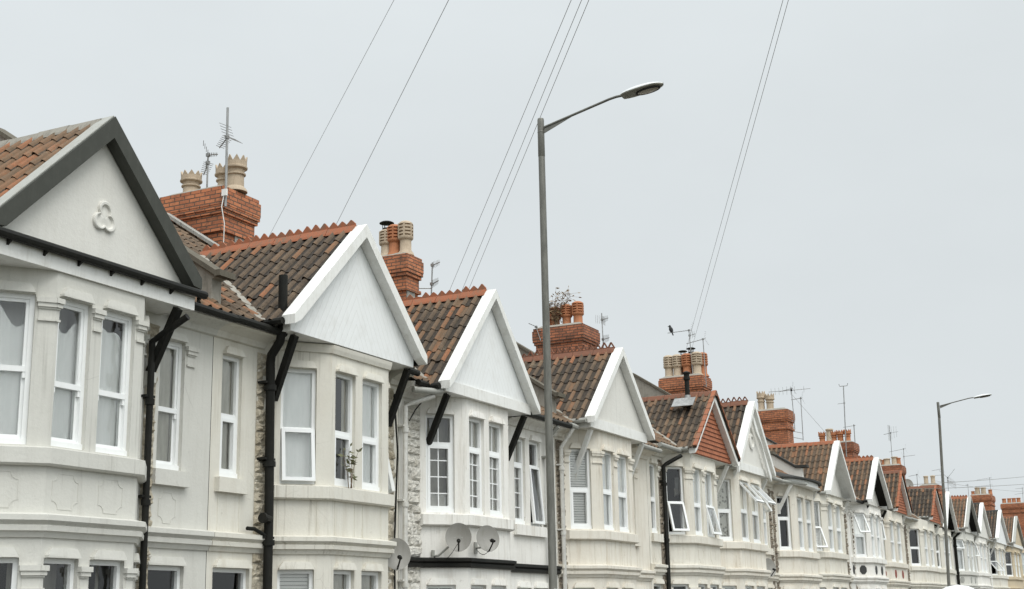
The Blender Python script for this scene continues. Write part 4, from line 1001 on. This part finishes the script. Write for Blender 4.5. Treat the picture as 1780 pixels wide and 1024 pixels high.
aerial('ladder like tv aerial behind the right corner of the dark brick stack', (34.95, 3.26, 7.1), (34.95, 3.28, 8.50), [(.86, (-.2, -.9, .1), .2, 5, .2, True, True), (.45, (-.2, -.9, .1), .2, 6, .24, True, False)], (34.8, 3.4, 7.2))
aerial('tv aerial with a long boom where the black bird sits', (43.7, 3.55, 7.9), (43.7, 3.62, 9.66), [(.985, (-.02, 1, -.02), .80, 9, .14, False, True), (.88, (.2, -.8, .2), .2, 3, .25, True, False)])
aerial('tv aerial with short boom at the front of the nine pot stack', (43.45, 3.02, 7.55), (43.45, 3.05, 9.24), [(.985, (-.05, .95, -.16), .62, 7, .14, False, True)], (43.45, 3.12, 7.6))
aerial('wide tv aerial with a level boom by the two crowned pots', (53.7, 2.70, 7.25), (53.7, 2.74, 8.98), [(.93, (-.1, 1, .0), .95, 6, .35, True, False), (.93, (.1, -1, .02), .75, 2, .30, True, False), (.97, (-.1, .8, -.15), .5, 8, .25, False, True)], (53.7, 2.84, 7.4))
aerial('second tv aerial right of the two crowned pots on a long bare mast', (54.6, 2.62, 6.9), (54.6, 2.60, 8.70), [(.97, (-.1, 1, -.1), .42, 6, .22, False, True)], (54.2, 2.9, 7.0))
t_ = aerial('tallest tv aerial with a forked tip above the crowned orange pots', (66.0, 3.40, 7.35), (66.0, 3.28, 10.86), [(.76, (0, 1, -.05), .35, 3, .1, False, False)], (66.25, 3.4, 7.4), .025)
mb = MB(); mb.tube([(66.0, 3.50, 10.98), (66.0, 3.46, 10.86), (66.0, 3.10, 10.86), (66.0, 3.06, 10.98)], .018, 6); mb.build('fork', M['alu'], t_)
aerial('short bracketed tv aerial just right of the tallest forked one', (67.6, 3.28, 7.6), (67.6, 3.26, 9.15), [(.96, (-.1, 1, -.1), .55, 5, .2, False, False)], (67.4, 3.4, 7.7), .022)
aerial('tv aerial with a big reflector above the small gable with plain buff pots', (79.0, 3.66, 8.05), (79.0, 3.62, 10.05), [(.99, (0, 1, -.16), .42, 8, .25, False, False), (.99, (0, -1, .12), .42, 3, .75, True, True)])
aerial('tv aerial with two long booms right of the plain buff pots', (79.9, 3.18, 7.3), (79.9, 3.12, 9.2), [(.98, (0, 1, -.14), .85, 8, .12, False, True), (.75, (0, -1, .06), .62, 8, .12, False, True)], (79.7, 3.3, 7.4))
aerial('low tv aerial alone above the dark tiled roof', (80.6, 2.66, 5.9), (80.6, 2.62, 7.74), [(.98, (0, 1, -.14), .5, 6, .2, False, True)])
aerial('tv aerial with two booms left of the far lamp post', (88.0, 2.38, 7.3), (88.0, 2.34, 8.72), [(.97, (0, 1, -.14), .62, 7, .14, False, True), (.70, (0, 1, -.02), .5, 7, .14, False, True)], (87.7, 2.5, 7.4))
aerial('large tilted tv aerial seen just right of the far lamp post', (88.2, 2.1, 6.3), (88.2, 2.05, 8.15), [(.86, (0, -1, -.15), .55, 3, .2, False, False), (.90, (0, -.75, -.6), .6, 9, .6, True, False), (.98, (0, .7, .7), .7, 1, .1, False, False), (.98, (0, -.7, .8), .7, 1, .1, False, False)])
aerial('tv aerial with a long boom above the red far stack', (112.3, 2.46, 8.6), (112.3, 2.42, 10.15), [(.98, (0, 1, -.1), 1.0, 8, .2, False, True), (.62, (0, 1, -.05), 1.2, 8, .2, False, True)])
aerial('tv aerial left of the red far stack with a short top rod', (112.3, 4.15, 7.5), (112.3, 4.12, 9.75), [(.96, (0, 1, .0), .2, 3, .2, True, False)])
aerial('tv aerial at the right edge above the four red pots', (126, 1.5, 8.6), (126, 1.44, 10.35), [(.97, (0, 1, -.05), .6, 6, .4, False, True), (.72, (0, 1, -.1), .7, 6, .4, False, True)])

def dish(label, c, nrm, w, h, anchor, lnb=True):
    t = thing('satellite_dish', label, 'satellite dish', anchor, 'satellite dishes on the house fronts')
    n = Vector(nrm).normalized(); c = Vector(c); a = n.cross(Vector((0, 0, 1))).normalized(); u = a.cross(n).normalized()
    mb = MB(); rings = []
    for k in range(7):
        f = k / 6; rings.append([c + (a * (w / 2 * f * math.cos(2 * math.pi * q / 28)) + u * (h / 2 * f * math.sin(2 * math.pi * q / 28))) + n * (.055 * f * f) for q in range(28)])
    for A_, B_ in zip(rings, rings[1:]):
        for q in range(28): mb.face([A_[q], A_[(q + 1) % 28], B_[(q + 1) % 28], B_[q]])
    rb = [[p - n * .008 for p in r_] for r_ in rings]
    for A_, B_ in zip(rb, rb[1:]):
        for q in range(28): mb.face([A_[q], B_[q], B_[(q + 1) % 28], A_[(q + 1) % 28]])
    for q in range(28): mb.face([rings[-1][q], rb[-1][q], rb[-1][(q + 1) % 28], rings[-1][(q + 1) % 28]])
    mb.build('reflector', M['dish'], t, smooth=True)
    lo = c - u * (h * .46) + n * .05; tip = c - u * (h * .24) + n * .27
    mb = MB(); mb.tube([lo - n * .06, lo, tip], .013, 6); mb.build('arm', M['black'], t)
    mb = MB(); dd = (c - tip).normalized(); mb.tube([tip - dd * .03, tip + dd * .04, tip + dd * .05, tip + dd * .09], [.02, .02, .032, .032], 10); mb.build('receiver', M['black'], t, smooth=True)
    mb = MB(); an = Vector(anchor); mb.box(an.x - .05, an.x + .05, an.y - .02, an.y, an.z - .09, an.z + .09); mb.tube([an, an + Vector((0, -.10, 0)), c - n * .03], .018, 7); mb.tube([c - n * .05, c - n * .01], .05, 8)
    for s in (-1, 1): mb.tube([c + a * (.055 * s) + n * .004, c + a * (.055 * s) + n * .009], .010, 8)
    mb.build('bracket', M['greyp'], t)
    mb = MB(); pts = [tip + (lo - tip) * .1]
    for k in range(1, 9):
        f = k / 8; q = tip + (an - tip) * f; pts.append(q - Vector((0, 0, .16 * math.sin(math.pi * f))))
    mb.tube(pts, .005, 4); mb.build('cable', M['black'], t)
    return t
dish('grey satellite dish in front of the soil stack corner between the cream and white houses', (17.42, -.46, .97), (-.70, -.68, .2), .42, .48, (17.9, -.0, .86))
dish('pale grey satellite dish facing the viewer above the black string course, left of a pair', (19.17, -.56, 1.29), (-.86, -.48, .12), .42, .46, (19.1, -.13, 1.02))
dish('darker satellite dish of the pair above the black string course, its receiver pointing right', (19.73, -.78, 1.28), (-.62, -.75, .22), .40, .44, (19.85, -.5, 1.16))
dish('dark satellite dish under the sill below the window propped open like an awning', (37.9, -.30, 1.28), (-.55, -.80, .2), .46, .52, (38.1, -.0, 1.05))
dish('small far satellite dish on the roof beside the low tv aerial', (79.6, 3.0, 7.05), (-.8, -.5, .2), .62, .7, (79.8, 3.15, 6.3))

# ------------------------------------------------------------------ overhead wires
def wire(label, a, b, sag=.25, r=.0075, group='overhead wires from the pole to the houses'):
    a, b = Vector(a), Vector(b); mb = MB(); pts = []
    for k in range(41):
        f = k / 40; p = a + (b - a) * f; p.z -= sag * 4 * f * (1 - f); pts.append(p)
    mb.tube(pts, r, 5); o = mb.build('overhead_wire', M['wire']); return tag(o, label, 'wire', group)
PT = Vector((3.83, -11.88, 7.0))
wire('faint leftmost overhead wire crossing the sky towards the largest chimney', PT + Vector((0, .06, 0)), (20.11, 4.2, 6.88), .0, .0027)
wire('second overhead wire from the left, ending behind the boarded gable ridge', PT, (21.83, 4.2, 6.87), .0, .0037)
wire('single overhead wire left of the close pair that passes the lamp post', PT, (26.95, 4.2, 6.85), .0, .0037)
wire('left wire of the close pair passing behind the near lamp post', PT, (27.5, 4.2, 6.88), .0, .0037)
wire('right wire of the close pair passing behind the near lamp post', PT + Vector((.06, 0, -.02)), (27.75, 4.2, 6.86), .0, .0037)
wire('left wire of the pair right of the near lamp, ending by the perched bird', PT, (43.5, 3.76, 8.72), .0, .0037)
wire('right wire of the pair right of the near lamp, ending by the perched bird', PT + Vector((.05, 0, 0)), (43.5, 3.58, 8.66), .0, .0037)
FG = 'overhead wires above the far roofs'
wire('upper thin wire over the far roofs right of the far lamp post', (40, -4.0, 3.55), (112, -9.5, 11.0), .3, .007, FG)
wire('middle thin wire over the far roofs right of the far lamp post', (40, -4.0, 3.42), (112, -9.0, 10.2), .3, .007, FG)
wire('lowest thin wire over the far roofs starting above the red far stack', (84, 2.2, 7.6), (126, 1.5, 10.0), .1, .008, FG)
wire('thin sloping stay wire behind the two crowned pots', (53.7, 2.74, 8.7), (58, .9, 5.5), .0, .005, FG)

# ------------------------------------------------------------------ plants
def leafy(name, label, cat, base, stems, mat, twig, leaf, spread, h, nl, group=None):
    t = thing(name, label, cat, base, group); base = Vector(base)
    ms = MB(); ml = MB()
    for s in range(stems):
        p = base + Vector((random.uniform(-.03, .03), random.uniform(-.03, .03), 0)); d = Vector((random.uniform(-spread, spread), random.uniform(-spread, spread), 1)).normalized()
        L = h * random.uniform(.55, 1.0); pts = [p.copy()]
        for k in range(7):
            d = (d + Vector((random.uniform(-.16, .16), random.uniform(-.16, .16), random.uniform(-.12, .04)))).normalized(); p = p + d * (L / 7); pts.append(p.copy())
        ms.tube(pts, [.008 - .0008 * k for k in range(8)], 4)
        for k in range(nl):
            i = random.randint(2, 7); q = pts[i]; ld = Vector((random.uniform(-1, 1), random.uniform(-1, 1), random.uniform(-.5, .7))).normalized(); sz = leaf * random.uniform(.6, 1.2)
            if twig and random.random() < .5:
                e = q + ld * sz * 2.2; ms.tube([q, e], .003, 3); q = e
            s2 = ld.cross(Vector((random.uniform(-1, 1), random.uniform(-1, 1), random.uniform(-1, 1)))).normalized() * sz * .22
            ml.face([q, q + ld * sz * .4 + s2, q + ld * sz, q + ld * sz * .4 - s2])
    ms.build('stem', M['twig'], t); ml.build('foliage', M[mat], t); return t
leafy('wild_shrub', 'dry wild shrub growing out of the dark brick chimney among its pots', 'shrub', (34.0, 4.30, 8.03), 16, 'leafb', True, .10, .30, 1.15, 20)
leafy('potted_weed', 'leafy weed growing on the cream bay sill in front of its windows', 'plant', (16.02, -.56, 1.84), 5, 'leafg', False, .11, .32, .62, 8)

# ------------------------------------------------------------------ bird on the boom
mb = MB(); bp = Vector((43.70, 4.24, 9.64)); ax_ = Vector((.1, .35, 1)).normalized()
K_ = .68; mb.lathe(bp - ax_ * .14, [(r_ * K_, z_ * K_) for r_, z_ in [(.012, 0), (.03, .02), (.035, .16), (.085, .24), (.105, .34), (.095, .42), (.062, .48), (.066, .53), (.055, .58), (.02, .61), (.0, .615)]], 12, 0, ax_)
hd = bp + ax_ * .23; mb.lathe(hd + Vector((0, .03, 0)), [(.017, 0), (.009, .035), (0, .065)], 8, 0, (0, 1, -.1))
for s in (-1, 1): mb.tube([bp + Vector((.03 * s, 0, .02)), bp + Vector((.03 * s, 0, -.04))], .008, 5)
tag(mb.build('bird', M['bird'], None, tuple(bp), smooth=True), 'small black bird perched on the end of an aerial boom', 'bird')
# picture standing in the window of house 3
mb = MB(); P = Pan((18.93, 0), (19.58, -B)); P.box(mb, .20, .52, 1.76, 2.02, -.175, -.16)
pc = mb.build('picture_frame', M['wood'], None, tuple(P.P(.36, 1.76, -.22))); tag(pc, 'small white picture frame standing on the sill behind the gridded window', 'picture')
mb = MB(); P.box(mb, .235, .485, 1.80, 1.98, -.159, -.157); mb.build('picture', M['picture'], pc)

# ------------------------------------------------------------------ parked van (only its roof reaches into the frame)
vx, vy = 34.6, -6.0
t = thing('parked_van', 'white van parked by the far lamp, only its rounded roof showing', 'van', (vx, vy, GZ))
def rounded(y, z, w, h, r, n=5):
    pts = []
    for cy, cz, a0 in ((y + w / 2 - r, z + h - r, 0), (y - w / 2 + r, z + h - r, 90), (y - w / 2 + r * .5, z + r * .5, 180), (y + w / 2 - r * .5, z + r * .5, 270)):
        rr = r if a0 < 180 else r * .5
        for k in range(n + 1):
            a = R(a0 + 90 * k / n); pts.append((cy + rr * math.cos(a), cz + rr * math.sin(a)))
    return pts
secs = [(-2.5, 1.50, 1.50, .6), (-2.42, 1.56, 1.70, .70), (-1.9, 1.6, 1.86, .78), (-1.3, 1.6, 1.98, .79), (-.9, 1.6, 2.02, .79), (-.5, 1.6, 1.98, .79), (.2, 1.6, 1.88, .78), (1.0, 1.6, 1.80, .7), (1.6, 1.6, 1.60, .5), (2.1, 1.6, 1.10, .3), (2.7, 1.55, .95, .25), (2.8, 1.4, .75, .2)]
mb = MB(); rr_ = [[(vx + x, y, z) for y, z in rounded(vy, GZ + .32, w, h - .0, r)] for x, w, h, r in secs]
for A_, B_ in zip(rr_, rr_[1:]):
    for k in range(len(A_)): mb.face([A_[k], A_[(k + 1) % len(A_)], B_[(k + 1) % len(A_)], B_[k]])
mb.face(list(reversed(rr_[0]))); mb.face(rr_[-1]); mb.build('body', M['lampw'], t, smooth=True)
for x in (-1.55, 1.75):
    for s in (-1, 1):
        y = vy + s * .70; mb = MB(); mb.lathe((vx + x, y - .1 * s, GZ + .34), [(.2, -.0), (.33, 0), (.34, .03), (.34, .18), (.32, .21), (.2, .21)], 20, 0, (0, s, 0)); wh = mb.build('wheel', M['lead'], t, smooth=True)
        mb = MB(); mb.lathe((vx + x, y + .10 * s, GZ + .34), [(.20, 0), (.19, .012), (.06, .0), (0, .01)], 16, 0, (0, s, 0)); mb.build('rim', M['alu'], wh, smooth=True)
mb = MB(); mb.box(vx - 2.52, vx - 2.50, vy - .62, vy - .04, GZ + 1.35, GZ + 1.95); mb.box(vx - 2.52, vx - 2.50, vy + .04, vy + .62, GZ + 1.35, GZ + 1.95); mb.build('rear_window', M['lead'], t)

# ------------------------------------------------------------------ ground, road, pavements
def sheet(name, x0, x1, y0, y1, z, mat, top=None):
    mb = MB()
    if top is None: mb.face([(x0, y0, z), (x1, y0, z), (x1, y1, z), (x0, y1, z)])
    else: mb.box(x0, x1, y0, y1, z, top)
    o = mb.build(name, mat); o['kind'] = 'structure'; return o
asph = paint('asphalt', (.045, .045, .045), .9, .5, (.09, .088, .082), 3); pave = paint('paving', (.13, .125, .115), .9, .5, (.08, .075, .065), 4); earth = paint('earth', (.07, .075, .045), .95, .5, (.18, .15, .10), 2)
sheet('ground', -400, 600, -500, 500, GZ - .14, earth)
sheet('road', -60, 200, -9.6, -4.6, GZ - .136, asph)
sheet('pavement', -60, 200, -4.6, -2.2, GZ - .15, pave, GZ - .004)
sheet('pavement', -60, 200, -13, -9.6, GZ - .15, pave, GZ - .004)
sheet('front_gardens', -60, 200, -2.2, 9, GZ - .15, pave, GZ - .002)

# ------------------------------------------------------------------ overcast sky and light
w = bpy.data.worlds.new('World'); SC.world = w; w.use_nodes = True
nt = w.node_tree; nt.nodes.clear(); N = NT(nt)
out = nt.nodes.new('ShaderNodeOutputWorld'); bg = nt.nodes.new('ShaderNodeBackground'); nt.links.new(bg.outputs[0], out.inputs[0])
SUN_EL, SUN_AZ = R(55), R(208)      # azimuth of the bright part of the cloud, clockwise from +Y
sky = N.n('ShaderNodeTexSky'); sky.sky_type = 'NISHITA'; sky.sun_disc = False; sky.sun_elevation = SUN_EL; sky.sun_rotation = SUN_AZ; sky.dust_density = 3
tc = N.n('ShaderNodeTexCoord').outputs['Generated']
sp = N.n('ShaderNodeSeparateXYZ', {0: tc})
sdir = (math.sin(SUN_AZ) * math.cos(SUN_EL), math.cos(SUN_AZ) * math.cos(SUN_EL), math.sin(SUN_EL))
dt = N.n('ShaderNodeVectorMath', {0: tc, 1: sdir}, operation='DOT_PRODUCT').outputs['Value']
grad = N.math('ADD', N.math('MULTIPLY', N.ramp(sp.outputs[2], [(0, 0), (.45, .03), (1, .5)]), 2.2), N.math('ADD', N.math('MULTIPLY', N.ramp(dt, [(.1, 0), (1, 1)]), .75), 1.0))
cl = N.noise(N.n('ShaderNodeMapping', {'Vector': tc, 'Scale': (1.2, 1.2, 2.5)}).outputs[0], 2.2, 5, .55)
clf = N.ramp(cl, [(.3, .965), (.7, 1.03)])
base = N.mix(1.0, (5.68, 6.06, 6.20), grad, 'MULTIPLY'); base = N.mix(1.0, base, clf, 'MULTIPLY')
base = N.mix(1.0, base, N.ramp(sp.outputs[0], [(.55, .985), (1.0, .915)]), 'MULTIPLY')
hs = N.n('ShaderNodeHueSaturation', {'Saturation': .3, 'Color': sky.outputs[0]})
c = N.mix(.92, hs.outputs[0], base)
nt.links.new(c, bg.inputs[0]); bg.inputs[1].default_value = .1
sl = bpy.data.lights.new('sun', 'SUN'); sl.energy = 1.15; sl.angle = R(35); sl.color = (1.0, .97, .92)
so = bpy.data.objects.new('sun', sl); C.objects.link(so)
sd_ = Vector((math.sin(SUN_AZ) * math.cos(SUN_EL), math.cos(SUN_AZ) * math.cos(SUN_EL), math.sin(SUN_EL)))
so.rotation_euler = sd_.to_track_quat('Z', 'Y').to_euler(); so.location = (0, -20, 30)

# ------------------------------------------------------------------ camera
f_, pit, yaw, rol = 2338.42, .23717036, .45578049, -.020628429
Fw = Vector((math.cos(pit) * math.cos(yaw), math.cos(pit) * math.sin(yaw), math.sin(pit))); Rt = Vector((math.sin(yaw), -math.cos(yaw), 0)); Up = Rt.cross(Fw)
Rt2 = Rt * math.cos(rol) + Up * math.sin(rol); Up2 = -Rt * math.sin(rol) + Up * math.cos(rol)
cd = bpy.data.cameras.new('camera'); co = bpy.data.objects.new('camera', cd); C.objects.link(co)
mw = Matrix.Identity(4)
for i, v in enumerate((Rt2, Up2, -Fw)):
    for k in range(3): mw[k][i] = v[k]
mw.translation = Vector((0, -11, 0)); co.matrix_world = mw
cd.sensor_width = 36; cd.lens = 36 * f_ / 1780; cd.clip_end = 3000; cd.clip_start = .05
SC.camera = co
SC.view_settings.view_transform = 'Standard'; SC.view_settings.look = 'None'; SC.view_settings.gamma = 1; SC.view_settings.exposure = .43
SC.cycles.max_bounces = 8; SC.cycles.transparent_max_bounces = 12
